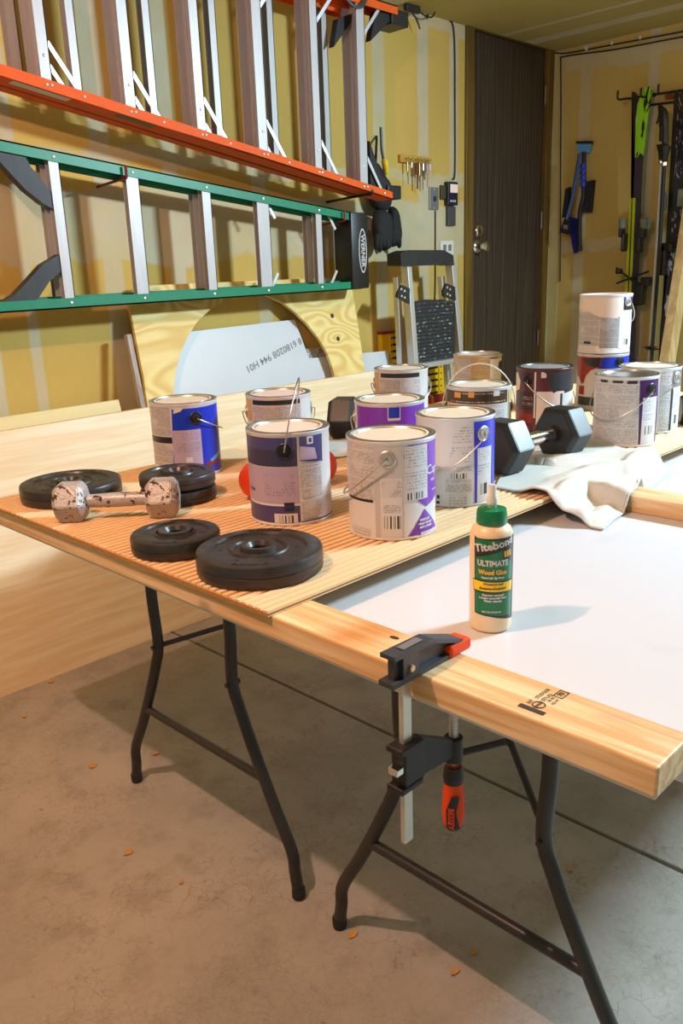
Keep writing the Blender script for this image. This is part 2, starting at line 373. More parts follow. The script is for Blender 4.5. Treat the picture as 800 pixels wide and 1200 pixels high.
# ------------------------------------------------------------------ paint cans
RC, HC = .0845, .191
def canhit(cx, cy, px, py, r=RC):
    d = ray(px, py); a = d.x*d.x+d.y*d.y; bq = -2*(d.x*cx+d.y*cy); cq = cx*cx+cy*cy-r*r; D = bq*bq-4*a*cq
    t = (-bq-math.sqrt(max(D, 0)))/(2*a); p = CAM+d*t
    return math.atan2(p.y-cy, p.x-cx), p.z
def print_mat(name, base, ink, pitch=.0034, dens=.5, var=.5):
    """paragraphs of unreadably small print (UV in metres)"""
    b = B(name); u, v, _ = b.xyz(b.uv())
    line = b.m('FLOOR', v/pitch); fr = b.m('FRACT', v/pitch)
    rows = b.band(fr, .5, .27, .06)
    wn = b.n('TexWhiteNoise', noise_dimensions='2D', ins={'Vector': b.vec(b.m('FLOOR', u/.0011), line, 0)})
    ln = b.n('TexWhiteNoise', noise_dimensions='1D', out=0, ins={'W': line*1.37})
    blk = b.noise(b.vec(u*18, v*16, 0), 1, 1)
    ik = rows*b.sm(wn, dens-.02, dens+.02, 1, 0)*b.sm(blk, .36, .42)*b.sm(ln, .12, .14)
    return b.out(b.mix(ik*.75, base, ink), .35)
def bar_mat(name, base=(.78, .78, .78), ink=(.05, .05, .05)):
    b = B(name); u, v, _ = b.xyz(b.uv()); wn = b.n('TexWhiteNoise', noise_dimensions='1D', ins={'W': b.m('FLOOR', u/.0012)})
    return b.out(b.mix(b.sm(wn, .48, .52), base, ink), .35)
M_print = print_mat('fine_print_on_white', (.56, .55, .56), (.16, .14, .14))
M_print2 = print_mat('dense_print_on_grey', (.52, .50, .51), (.14, .12, .12), .0026, .66)
M_print3 = print_mat('sparse_print_on_white', (.60, .60, .62), (.25, .24, .28), .006, .5)
M_printdk = print_mat('light_print_on_dark', (.035, .028, .022), (.62, .50, .30), .0075, .5)
M_plil = print_mat('print_on_lilac', s2l((176, 160, 186)), (.22, .19, .27), .0062, .45)
M_bar = bar_mat('barcode')
M_lw = flat('label_white', (.62, .61, .62), .35)
M_lgrey = flat('label_grey', (.50, .48, .48), .35)
M_blue = flat('label_blue', s2l((20, 50, 190)), .3)
M_royal = flat('label_royal_blue', s2l((45, 50, 190)), .3)
M_navy = flat('label_navy', s2l((70, 66, 118)), .35)
M_navyd = flat('label_dark_navy', s2l((56, 52, 84)), .35)
M_lilac = flat('label_lilac', s2l((176, 160, 186)), .35)
M_purple = flat('label_purple', s2l((118, 50, 178)), .3)
M_violet = flat('label_deep_purple', s2l((66, 22, 88)), .3)
M_maroon = flat('label_maroon', s2l((92, 30, 34)), .35)
M_maroond = flat('label_dark_maroon', s2l((58, 24, 30)), .35)
M_reddr = flat('dried_red_paint', s2l((134, 32, 20)), .35, 0, .2, 40)
M_dk = flat('label_black', (.02, .02, .022), .35)
M_brown = flat('label_brown', s2l((70, 46, 22)), .35)
M_tanl = flat('label_tan', s2l((196, 160, 112)), .4)
M_cream = flat('cream_paint', s2l((222, 212, 194)), .4, 0, .05, 40)
M_pinkp = flat('pale_pink_paint', s2l((224, 208, 198)), .45, 0, .04, 30)
M_char = flat('charcoal_paint', s2l((44, 48, 54)), .45, 0, .15, 30)
M_orange = flat('label_orange', s2l((212, 150, 60)), .4)
def wrap(bm, r, du=.006):
    """bend a flat (u, v) mesh round a vertical cylinder, u = arc length"""
    us = [v.co.x for v in bm.verts]
    if not us: return bm
    k = math.floor(min(us)/du)+1
    while k*du < max(us):
        bmesh.ops.bisect_plane(bm, geom=bm.verts[:]+bm.edges[:]+bm.faces[:], plane_co=(k*du, 0, 0), plane_no=(1, 0, 0)); k += 1
    uvl = bm.loops.layers.uv.verify()
    for f in bm.faces:
        for l in f.loops: l[uvl].uv = (l.vert.co.x, l.vert.co.y)
    for v in bm.verts:
        a = v.co.x/RC; rr = r+v.co.z; v.co = Vector((rr*math.cos(a), rr*math.sin(a), v.co.y))
    return bm
class Can:
    def __init__(s, x0, x1, ym, label, body, lid, z=ZP, rim=M_steel, pos=None, ear=None, earpx=None, bail=None, bailside=1, earmat=None, wire=M_steel, L=.125, open=False, hz=HC):
        s.z = z
        c = PZ((x0+x1)/2, ym, z+hz) if pos is None else Vector(pos)
        s.cx, s.cy = c.x, c.y; s.k = 0; s.hz = hz
        s.o = thing('paint_can', label, 'paint can', (c.x, c.y, z), 0, 'paint cans weighing down the panel')
        bm = lathe(bmesh.new(), [(RC-.003, .0), (RC+.0012, .001), (RC+.0016, .004), (RC, .0065), (RC, hz-.009), (RC+.0014, hz-.006), (RC+.0018, hz-.002), (RC+.0006, hz)], 56, capt=False)
        s.body = obj('body', bm, body, s.o, True)
        bm = lathe(bmesh.new(), [(RC+.0012, hz-.0035), (RC+.0014, hz+.0003), (RC-.001, hz+.0012), (RC-.006, hz+.0004), (RC-.0075, hz-.005), (RC-.010, hz-.005), (RC-.0115, hz-.0005), (RC-.017, hz-.0005), (RC-.0185, hz-.003)], 56, capb=False, capt=False)
        s.rim = obj('rim', bm, rim, s.o, True, 50)
        bm = lathe(bmesh.new(), [(RC-.0115, hz-.0004), (RC-.0165, hz-.0002), (RC-.018, hz-.0026), (.045, hz-.0030), (.0, hz-.0026)][:-1]+[(.004, hz-.0027)], 56, capb=False)
        s.lid = obj('lid', bm, lid, s.o, True)
        if earpx:
            a, zz = s.hit(*earpx); s.handle(a, zz-z, bail, bailside, earmat or flat('ear_steel', (.55, .54, .52), .38, .8), wire, L)
    def hit(s, px, py): return canhit(s.cx, s.cy, px, py)
    def handle(s, a, zz, phi, side, em, wire, L):
        for k, aa in enumerate((a, a+PI)):
            ax = Vector((math.cos(aa), math.sin(aa), 0))
            prof = [(.0165, -.002), (.0165, .0015), (.0150, .0028), (.0118, .0012), (.0100, .0012), (.0092, .0042), (.0045, .0046), (.0040, .0020), (.001, .0020)]
            bm = lathe(bmesh.new(), prof, 24)
            q = Vector((0, 0, 1)).rotation_difference(ax).to_matrix()
            bmesh.ops.rotate(bm, cent=(0, 0, 0), matrix=q, verts=bm.verts); bmesh.ops.translate(bm, vec=ax*RC+Vector((0, 0, zz)), verts=bm.verts)
            obj('handle_ear', bm, em, s.o, True, 25)
        if phi is None: return
        ax = Vector((math.cos(a), math.sin(a), 0)); pr = Vector((-ax.y, ax.x, 0))*side; dr = pr*math.cos(phi)+Vector((0, 0, 1))*math.sin(phi)
        R = RC+.0105; L = max(L, (RC+.004)/max(math.cos(phi), .25)) if phi < .8 else L
        pts = [ax*(R-.006)+Vector((0, 0, zz))]
        for i in range(33):
            tt = PI*i/32; pts.append(ax*math.cos(tt)*R+dr*math.sin(tt)*L+Vector((0, 0, zz)))
        pts.append(-ax*(R-.006)+Vector((0, 0, zz)))
        obj('handle', tube(bmesh.new(), pts, .0016, 7), wire, s.o, True, 60)
    def add(s, bm, mat, name):
        s.k += 1; return obj(name, wrap(bm, RC+.0003+s.k*.00006), mat, s.o)
    def uv(s, px, py):
        a, z = s.hit(px, py); a0 = math.atan2(-s.cy, -s.cx)
        a = (a-a0+PI) % (2*PI)-PI+a0
        return a*RC, z-s.z
    def poly(s, pts, mat, name='label_patch'):
        return s.add(s._poly([s.uv(*p) for p in pts]), mat, name)
    def _poly(s, q):
        bm = bmesh.new(); bm.faces.new([bm.verts.new((u, min(max(v, .007), s.hz-.0095), 0)) for u, v in q]); return bm
    def rect(s, x0, y0, x1, y1, mat, name='label_patch', full=False):
        ym = (y0+y1)/2; xm = (x0+x1)/2; u0 = s.uv(x0, ym)[0]; u1 = s.uv(x1, ym)[0]; v1 = s.uv(xm, y0)[1]; v0 = s.uv(xm, y1)[1]
        return s.add(s._poly([(u0, v0), (u1, v0), (u1, v1), (u0, v1)]), mat, name)
    def text(s, body, px, py, size, mat, bold=0, rot=0):
        u, v = s.uv(px, py); bm = text_bm(body, size, bold)
        bmesh.ops.rotate(bm, cent=(0, 0, 0), matrix=Matrix.Rotation(rot, 3, 'Z'), verts=bm.verts)
        bmesh.ops.translate(bm, vec=(u, v, 0), verts=bm.verts); s.k += 3; return s.add(bm, mat, 'lettering')

# blue-labelled can by the weights
c = Can(172, 256, 467.5, 'paint can with white and bright blue label beside the stacked weight plates', M_lw, M_cream, earpx=(229, 490), bail=-.45, bailside=1, earmat=M_black, L=.105)
c.rect(174, 476, 201, 545, M_print2); c.rect(176, 512, 202, 519, M_dk, 'print_line')
c.poly([(201, 480), (228, 478), (262, 470), (267, 552), (204, 556)], M_blue)
c.rect(203, 504, 237, 552, M_lilac); c.rect(206, 506, 234, 530, M_plil); c.rect(218, 536, 226, 542, M_lw, 'price_oval')
c.poly([(203, 476), (214, 476), (212, 482), (203, 485)], M_lw)
c.poly([(240, 543), (257, 530), (257, 538), (246, 546)], M_reddr, 'red_stripe'); c.poly([(246, 538), (256, 527), (257, 530), (248, 541)], flat('label_cyan', s2l((60, 150, 220)), .3), 'cyan_stripe')
c.text('S', 254, 501, .016, M_lw, .0006); c.rect(250, 552, 262, 560, M_lw)
# navy can
c = Can(286, 387, 498.5, 'large navy blue paint can with lilac label band beside the biggest weight plate', M_lw, M_pinkp, earpx=(333, 529), bail=1.36, bailside=1, earmat=M_black, L=.135)
c.rect(288, 511, 347.5, 528, M_navy); c.rect(289, 528, 348, 547, M_navyd); c.rect(290, 548, 350, 590, M_lilac); c.rect(291, 593, 352, 613, M_navy)
c.rect(310, 556, 345, 582, M_plil); c.text('ONE', 296.5, 572, .010, M_navyd, .0002); c.rect(333, 589, 345, 599, M_dk, 'logo_square'); c.text('NU', 339, 594, .009, M_royal, .0003)
c.rect(322, 602, 349, 614, M_lw); c.rect(327, 604, 345, 614, M_bar, 'barcode')
c.poly([(350, 507), (376, 503), (377, 540), (351, 540)], M_navy); c.poly([(351, 523), (368, 524), (371, 537), (351, 539)], M_lilac)
c.rect(359, 511, 366, 520, M_lw, 'logo_square'); c.rect(361, 513, 364.5, 518, M_navy, 'logo_square')
c.rect(352, 542, 376, 582, M_print); c.rect(353, 585, 388, 604, M_print); c.rect(353, 607, 389, 615, M_navy); c.rect(356, 612, 363, 615.5, M_lw)
# purple and white can
c = Can(405, 510, 507, 'purple and white paint can with receipt sticker standing behind the glue bottle', M_lw, M_cream, earpx=(453.5, 538.5), bail=-.72, bailside=-1)
c.rect(407, 522, 438, 585, M_print); c.rect(410, 584, 437, 587, M_dk, 'print_line'); c.rect(439, 514, 472, 630, M_lgrey); c.rect(446, 561, 471, 631, M_lw)
c.rect(447, 562, 470, 583, M_print); c.rect(449, 592, 469, 601, M_print); c.rect(450, 605, 470, 620, M_bar, 'barcode'); c.rect(414, 618, 434, 627, M_print3)
c.poly([(478, 516), (509, 508), (509.5, 578), (499, 593), (488, 586), (475, 550), (473, 534)], M_purple)
c.poly([(478, 629), (497, 596), (509.5, 618), (509.5, 622)], M_purple)
c.rect(474, 522, 500, 586, M_lw); c.rect(475, 524, 499, 575, M_print3); c.rect(477, 577, 495, 585, M_bar, 'barcode')
c.text('Cap', 505.5, 549, .026, M_lw, .0003); c.text('PAINT', 506, 561, .0065, M_lw, .0003); c.text('EGGSHELL', 507, 572, .004, M_lw, .0002)
c.text('ONE DAY', 497, 608, .006, M_lw, .0005); c.text('STAIN REMOVER', 498, 612, .005, M_lw, .0005); c.text('EXTRA WHITE', 498, 616, .005, M_lw, .0005); c.rect(492, 621, 507, 624, M_lw, 'print_line')
# grey-white can behind the navy can
c = Can(287, 364, 459.5, 'white paint can with dark heading strip behind the navy can', M_lw, M_pinkp, earpx=(287.5, 482), bail=-.6, bailside=1, L=.11)
c.rect(288, 467, 295, 492, M_tanl); c.rect(296, 469, 351, 475, M_dk, 'heading_strip'); c.rect(297, 477, 352, 500, M_print2); c.rect(352, 466, 363, 500, M_lw)
# purple can with blue square
c = Can(415, 497, 466.5, 'bright purple paint can with small square blue emblem behind the purple and white can', M_lw, M_cream, earpx=(415.8, 488), bail=-.75, bailside=1)
c.rect(419, 474, 497, 530, M_purple); c.rect(454, 475, 469, 493, M_lw, 'emblem'); c.rect(455, 476, 468, 490, M_blue, 'emblem')
# far white can
c = Can(438, 501, 430.5, 'white paint can with dark heading strip by the leaning tan panel end', M_lw, M_cream, earpx=(438.6, 449), bail=-.6, bailside=1, L=.115)
c.rect(439, 436, 444, 470, M_tanl); c.rect(446, 437, 491, 443, M_dk, 'heading_strip'); c.rect(445, 445, 469, 470, M_print2); c.rect(470, 445, 492, 470, M_print)
# white can with royal blue stripe
c = Can(486, 580, 482.5, 'dented white paint can with royal blue stripe in front of the black dumbbell', M_lw, M_cream, earpx=(566, 508), bail=-.75, bailside=-1)
c.poly([(533, 500), (554, 498), (554, 545), (523, 548), (530, 520)], M_print3); c.rect(510, 547, 553, 553, M_print); c.rect(528, 555, 547, 561, M_bar, 'barcode'); c.rect(522, 562, 552, 577, M_print); c.rect(526, 580, 546, 592, M_print3)
c.poly([(555, 490), (580, 482), (578, 585), (556, 591)], M_royal); c.rect(559, 524, 574.5, 588, M_lw); c.rect(560, 525, 573, 555, M_print3); c.rect(562, 566, 570, 579, M_bar, 'barcode')
c.rect(512, 580, 515, 584, M_dk, 'symbol'); c.rect(511.5, 587, 515, 590, M_dk, 'symbol')
# brown-banded can
c = Can(522, 600, 449.5, 'paint can with brown and gold label band and raised wire handle', M_lw, M_cream, earpx=(521.5, 476), bail=1.33, bailside=1, earmat=M_black, wire=M_whitep, L=.118)
c.rect(523, 456, 594, 474, M_brown); c.rect(534, 461, 590, 463, M_printdk, 'print_line'); c.rect(528, 470, 592, 472.5, M_printdk, 'print_line')
for px in (536, 552): c.rect(px-3.5, 459.5, px+3.5, 466, M_orange, 'pictogram')
c.rect(578, 457, 585, 464, M_lw, 'pictogram'); c.rect(557, 463, 576, 467, M_printdk); c.rect(524, 474.5, 560, 477, M_orange, 'print_line'); c.rect(536, 478, 590, 500, M_print3); c.rect(595, 456, 600, 500, M_tanl); c.rect(596, 471, 600, 500, M_dk)
# tan can at the far end
c = Can(529, 590, 414, 'tan-labelled paint can with blue corner mark, farthest along toward the dark door', M_tanl, M_pinkp, earpx=(586, 428), bail=None, earmat=M_black)
c.rect(535, 420, 551, 450, M_print2); c.rect(552, 419, 573, 450, print_mat('print_on_tan', s2l((190, 160, 110)), (.2, .13, .07), .0028, .6)); c.rect(574, 415, 583, 420, M_blue); c.rect(574, 420.5, 586, 450, M_cream)
# maroon can
c = Can(604, 673, 428.5, 'maroon paint can smeared with dark charcoal paint behind the black dumbbell', M_maroon, flat('dusty_steel', (.55, .55, .55), .4, .6, .2, 40), rim=M_dk, earpx=(617.5, 447), bail=-.75, bailside=1, earmat=M_black)
c.rect(605, 434, 626, 445, M_maroond); c.rect(604.5, 459, 625, 480, M_maroond); c.rect(612, 464, 624, 475, print_mat('print_on_maroon', s2l((62, 26, 32)), (.5, .4, .4), .006, .5))
c.rect(625.5, 433, 627.5, 490, M_lw); c.rect(628, 459, 660, 500, M_pinkp); c.rect(634, 436, 640, 443, M_lw, 'emblem'); c.rect(605, 484, 624, 495, M_reddr)
c.poly([(637, 434), (673, 431), (672, 452), (664, 459), (655, 457), (648, 461), (645, 455), (642, 448), (643, 440)], M_char, 'paint_smear'); c.poly([(656, 462), (671, 455), (671, 475), (656, 478)], M_lw)
c.rect(656, 461, 658.5, 476, M_char, 'paint_drip'); c.poly([(604.3, 437), (607, 436), (610, 446), (609, 456), (605, 458)], M_pinkp, 'paint_smear')
# stacked pair
pc = PZ(706.5, 412.5, ZP+HC); 
c = Can(0, 0, 0, 'lower paint can of the stack, blue label with dripped red paint', M_lgrey, M_steel, pos=(pc.x, pc.y, ZP), earpx=(726, 424), bail=None, earmat=M_black)
c.rect(700, 414, 737, 432, M_blue); c.poly([(676, 414), (706, 415), (703, 430), (692, 434), (686, 441), (684, 448), (681, 450), (678.5, 442), (676.5, 440)], M_reddr, 'paint_drip')
c.poly([(683, 420), (704, 417), (702, 430), (690, 430)], M_dk, 'paint_smear'); c.rect(678, 452, 684, 462, M_reddr, 'paint_drip'); c.rect(677, 466, 735, 476, M_char)
c2 = Can(0, 0, 0, 'upper paint can of the stack, with pale pink paint poured down its label', M_lw, M_pinkp, z=ZP+HC+.0016, pos=(pc.x, pc.y, 0), earpx=(735.5, 353), bail=-.75, bailside=1, rim=M_pinkp)
c2.rect(678, 366, 702, 405, M_print2); c2.rect(702.5, 371, 724, 408, print_mat('dense_print_grey_blue', (.42, .42, .45), (.1, .1, .11), .0024, .7)); c2.rect(731, 341, 741, 363, M_blue); c2.rect(731, 350, 741, 363, M_dk); c2.rect(725, 364, 740, 408, M_lw); c2.rect(730, 397, 735, 404, M_bar, 'barcode')
c2.poly([(677.5, 342), (729, 341), (730, 368), (722, 373), (705, 372), (696, 369), (690, 364), (683, 363), (678, 363)], M_pinkp, 'poured_paint'); c2.rect(684, 400, 692, 403, M_dk, 'print_line')
# purple-edged can on the right
c = Can(697, 772, 437.5, 'pale paint can with deep purple side stripe and bare metal lid by the towel', M_lw, M_steel, earpx=(763, 456), bail=-.72, bailside=-1, earmat=M_black)
c.rect(698, 445, 748, 520, M_print); c.rect(704, 440, 712, 448, M_dk, 'heading_mark'); c.rect(718, 442, 730, 449, M_dk, 'heading_mark'); c.rect(735, 443, 747, 450, M_dk, 'heading_mark')
c.rect(713, 463, 723, 474, M_lgrey); c.poly([(750, 440), (772, 434), (768, 519), (747, 523)], M_violet); c.rect(751.5, 466, 767, 521, M_lw); c.rect(753, 468, 766, 492, M_print3); c.rect(755, 499, 763, 509, M_bar, 'barcode')
# pale can at right behind it
c = Can(728, 798, 427.5, 'pale grey-white paint can with cream lid behind the purple-striped can', flat('label_pale', (.62, .62, .60), .4), M_cream, earpx=(793, 442), bail=-.72, bailside=-1)
c.rect(772, 436, 785, 505, M_print); c.rect(788, 431, 799, 453, M_greyp); c.rect(787, 456, 796, 503, M_lw); c.rect(784.5, 455, 786.5, 505, M_dk); c.rect(788, 458, 795, 478, M_print3); c.rect(788, 486, 792, 496, M_bar, 'barcode')

# ------------------------------------------------------------------ weight plates
def plate(x0, x1, ytop, th, label, z=ZP, plug=None, pos=None, rr=None, rot=0):
    c = PZ((x0+x1)/2, ytop, z+th) if pos is None else Vector(pos); R = rr or (x1-x0)/2*depth((c.x, c.y, z+th))/F
    t = thing('weight_plate', label, 'weight plate', (c.x, c.y, z), rot, 'black vinyl weight plates')
    b = min(.006, th*.2); hb = .016
    prof = [(hb, .002), (R-b, .0), (R-b*.3, b*.3), (R, b), (R, th*.48), (R-.0012, th*.5), (R, th*.52), (R, th-b), (R-b*.3, th-b*.3), (R-b, th), (R*.76, th), (R*.74, th-.0035), (R*.47, th-.0035), (R*.455, th-.0005), (R*.43, th-.0005), (R*.415, th-.0035), (.033, th-.0035), (.031, th+.004), (.022, th+.004), (.017, th-.004), (.016, .002)]
    bm = lathe(bmesh.new(), prof, 64, capb=False, capt=False)
    bd = obj('body', bm, M_vinyl, t, True, 28)
    obj('bore', lathe(bmesh.new(), [(.0158, .0015), (.0158, .002)], 24), M_dk, t)
    for k in range(6):
        a = k*PI/3+.3; obj('hole', lathe(bmesh.new(), [(.0055, 0), (.0055, .0006)], 12), M_dk, bd, loc=(R*.60*math.cos(a), R*.60*math.sin(a), th-.0036))
    for a0 in (3.55, .45):
        n = 9
        for k in range(n):
            a = a0+k*.075; bm = box(-.0032, .0032, -.0018, .0018, 0, .0014)
            o = obj('raised_lettering', bm, M_vinyl, bd, loc=(R*.84*math.cos(a), R*.84*math.sin(a), th-.0001)); o.rotation_euler = (0, 0, a+(k % 3-1)*.5)
    if plug:
        px, py = plug; d = ray(px, py); p = PZ(px, py, z+th*.5); a = math.atan2(p.y-c.y, p.x-c.x)
        bm = lathe(bmesh.new(), [(.012, -.006), (.0125, .001), (.010, .0025), (.003, .003)], 20); q = Vector((0, 0, 1)).rotation_difference(Vector((math.cos(a), math.sin(a), 0))).to_matrix()
        bmesh.ops.rotate(bm, cent=(0, 0, 0), matrix=q, verts=bm.verts); obj('plug', bm, M_vinyl, t, True, loc=(R*math.cos(a), R*math.sin(a), th*.5))
    return t, c, R
plate(229, 378, 640, .041, 'largest black weight plate lying at the panel corner')
plate(153, 257, 622, .034, 'small black weight plate with side plug between the grey dumbbell and largest plate', plug=(218, 645))
plate(25, 140, 562.5, .040, 'wide black weight plate behind the grey dumbbell by the panel side edge')
_, pcx, pr_ = plate(165, 253, 569, .030, 'lower black weight plate of the stacked pair beside the blue can')
plate(163, 252, 0, .030, 'upper black weight plate of the stacked pair beside the blue can', z=ZP+.0335, pos=(pcx.x+.002, pcx.y+.004, 0), rr=pr_, rot=.4)

# ------------------------------------------------------------------ dumbbells
def hexhead(r, w, taper, bev):
    """hex prism along local x, flat side down"""
    bm = bmesh.new(); secs = [(-w/2, r*taper), (-w/2+w*.16, r), (w/2-w*.16, r), (w/2, r*taper)]
    rings = [[bm.verts.new((x, rr*math.cos(PI/3*k), rr*math.sin(PI/3*k))) for k in range(6)] for x, rr in secs]
    for a, b in zip(rings, rings[1:]):
        for k in range(6): bm.faces.new((a[k], a[(k+1) % 6], b[(k+1) % 6], b[k]))
    bm.faces.new(rings[0]); bm.faces.new(rings[-1])
    bmesh.ops.bevel(bm, geom=bm.edges[:], offset=bev, segments=2, affect='EDGES'); return bm
def dumbbell(p, q, r, wd, rb, m_head, m_bar, label, z=ZP, taper=.86, name='hex_dumbbell', collar=None, ribs=False):
    p, q = Vector(p), Vector(q); mid = (p+q)/2; L = (q-p).length
    ap = r*math.cos(PI/6); t = thing(name, label, 'dumbbell', (mid.x, mid.y, z), math.atan2(q.y-p.y, q.x-p.x))
    for s in (-1, 1):
        h = obj('head', hexhead(r, wd, taper, .0016), m_head, t, loc=(s*L/2, 0, ap))
    bm = tube(bmesh.new(), [(-L/2+wd*.4, 0, ap), (-L/2+wd*.55, 0, ap), (-L*.12, 0, ap), (0, 0, ap), (L*.12, 0, ap), (L/2-wd*.55, 0, ap), (L/2-wd*.4, 0, ap)], [rb*.95, rb*.95, rb*1.05, rb*1.1, rb*1.05, rb*.95, rb*.95], 20)
    obj('handle', bm, m_bar, t, True)
    if collar:
        for s in (-1, 1):
            xx = s*(L/2-wd/2); obj('collar', tube(bmesh.new(), [(xx-s*.001, 0, ap), (xx-s*.014, 0, ap)], rb*1.18, 20), collar, t, True)
    return t
M_hammer = B('chipped_grey_enamel'); v = M_hammer.obj(); n1 = M_hammer.noise(v, 150, 3, .6); n2 = M_hammer.noise(v, 48, 4, .7)
M_hammer = M_hammer.out(M_hammer.mix(M_hammer.mx(M_hammer.sm(n2, .57, .59), M_hammer.sm(n1, .63, .66)), M_hammer.mix(n1, (.26, .24, .24), (.60, .58, .58)), (.075, .03, .025)), M_hammer.sm(n2, .57, .59, .38, .8), .1, n1+n2, .4, .002)
a, b_ = PZ(84, 590, ZP+.036), PZ(191, 585, ZP+.036)
dumbbell(a, b_, .046, .066, .0145, M_hammer, M_hammer, 'chipped grey hexagonal dumbbell lying between the weight plates', taper=.74)
M_rub2 = flat('matte_black_rubber', (.014, .015, .017), .38, 0, .15, 30)
a, b_ = PZ(590, 524, ZP+.067), PZ(659, 507, ZP+.067)
TW = .006
dumbbell(a, b_, .072, .085, .017, M_rub2, M_chrome, 'black rubber hex dumbbell with chrome handle resting on the towel', z=ZP+TW+.002, taper=.86, collar=M_dk)
a = PZ(403, 489, ZP+.063); b_ = a+Vector((.10, -.165, 0))
dumbbell(a, b_, .068, .08, .016, M_rub2, M_chrome, 'black rubber hex dumbbell half hidden behind the bright purple can', taper=.86, z=ZP+.004)
a = PZ(810, 478, ZP+.05); b_ = a+Vector((.1, -.14, 0))
dumbbell(a, b_, .05, .07, .015, M_rub2, M_chrome, 'black rubber hex dumbbell just beyond the pale grey-white can')
# orange-red round-headed dumbbell behind the navy can
M_ored = flat('orange_red_vinyl', s2l((214, 62, 24)), .38, 0, .1, 20)
a, b_ = PZ(304, 562, ZP+.045), PZ(372, 546, ZP+.045); mid = (a+b_)/2; L = (b_-a).length
t = thing('round_dumbbell', 'orange-red vinyl dumbbell with rounded ends behind the navy can', 'dumbbell', (mid.x, mid.y, ZP), math.atan2(b_.y-a.y, b_.x-a.x))
for s in (-1, 1):
    bm = lathe(bmesh.new(), [(.012, -.040), (.030, -.036), (.041, -.022), (.045, 0), (.041, .022), (.030, .036), (.012, .040)], 28); bmesh.ops.rotate(bm, cent=(0, 0, 0), matrix=Matrix.Rotation(PI/2, 3, 'Y'), verts=bm.verts)
    obj('head', bm, M_ored, t, True, loc=(s*L/2, 0, .045))
obj('handle', tube(bmesh.new(), [(-L/2, 0, .045), (L/2, 0, .045)], .016, 16), M_ored, t, True)

# ------------------------------------------------------------------ towel
M_towel = B('white_cotton_towel'); n = M_towel.noise(M_towel.obj(), 260, 2); n2 = M_towel.noise(M_towel.obj(), 8, 2)
M_towel = M_towel.out(M_towel.mix(n2, (.54, .53, .49), (.63, .62, .58)), .95, 0, n, .5, .002)
def sst(a, b, x): t = min(max((x-a)/(b-a), 0), 1); return t*t*(3-2*t)
def ground(x, y):
    g = ZB+(ZP-ZB)*sst(.865, .915, y)
    if y < .93: g = max(g, ZB+(ZS-ZB)*sst(1.675, 1.703, x)*(1-sst(1.795, 1.83, x)))
    return g
cA, cB, cD, cE = PZ(578, 572, ZP), PZ(706, 622, ZB), PZ(786, 545, ZP-.02), PZ(620, 509, ZP)
bm = bmesh.new(); NU, NV = 90, 80; grid = []
for i in range(NU+1):
    row = []
    for j in range(NV+1):
        u, v = i/NU, j/NV
        p = cA*(1-u)*(1-v)+cB*u*(1-v)+cD*u*v+cE*(1-u)*v
        q = Vector((p.x*9, p.y*9, 3.1)); wx = mnoise.noise(q)*.02; wy = mnoise.noise(q+Vector((7, 3, 1)))*.018
        if v < .02 or u > .98 or u < .02: wx *= .5; wy *= .5
        x, y = p.x+wx, p.y+wy
        # keep the cloth flat under the dumbbell
        fl_ = min(1, max(0, (.99-y)/.05+.08)) if x < 1.80 else 1
        dd = (Vector((x, y))-Vector((1.62, .90))).length
        f = .5+.5*math.sin((x*.9+y*1.3)*25+mnoise.noise(Vector((x*6, y*6, 0)))*3.2)
        f2 = mnoise.noise(Vector((x*11, y*11, 5)))
        h = (.015*f**2+.010*max(0, f2))*fl_*(1-.65*max(0, abs(u-.5)*2-.75)*4)
        h += .016*sst(.05, .02, abs(y-.865-.03*math.sin(x*20)))*sst(1.45, 1.6, x)*fl_
        z = ground(x, y)+.002+max(h, 0)
        row.append(bm.verts.new((x, y, z)))
    grid.append(row)
for i in range(NU):
    for j in range(NV): bm.faces.new((grid[i][j], grid[i+1][j], grid[i+1][j+1], grid[i][j+1]))
hem1 = [grid[NU][j].co.copy() for j in range(0, NV+1, 2)]; hem2 = [grid[i][0].co.copy() for i in range(0, NU+1, 2)]
tw = tag(obj('towel', bm, M_towel, None, True, 180), 'rumpled white cotton towel under the chrome-handled dumbbell draping off the panel', 'towel')
sm = tw.modifiers.new('thick', 'SOLIDIFY'); sm.thickness = .003; sm.offset = 1
for hm in (hem1, hem2): obj('hem', tube(bmesh.new(), [p+Vector((0, 0, .0015)) for p in hm], .0026, 6), M_towel, tw, True)
# second folded cloth
p = PZ(399, 530, ZP); bm = bmesh.new(); g = []
for i in range(21):
    g.append([bm.verts.new((p.x-.11+i*.012, p.y-.06+j*.011+.01*math.sin(i*.5), ZP+.0015+.004*abs(math.sin(i*.6+j*.3)))) for j in range(17)])
for i in range(20):
    for j in range(16): bm.faces.new((g[i][j], g[i+1][j], g[i+1][j+1], g[i][j+1]))
tw2 = tag(obj('cloth', bm, M_towel, None, True, 180), 'flat white cloth under the half hidden dumbbell by the bright purple can', 'cloth')
sm = tw2.modifiers.new('thick', 'SOLIDIFY'); sm.thickness = .002; sm.offset = 1

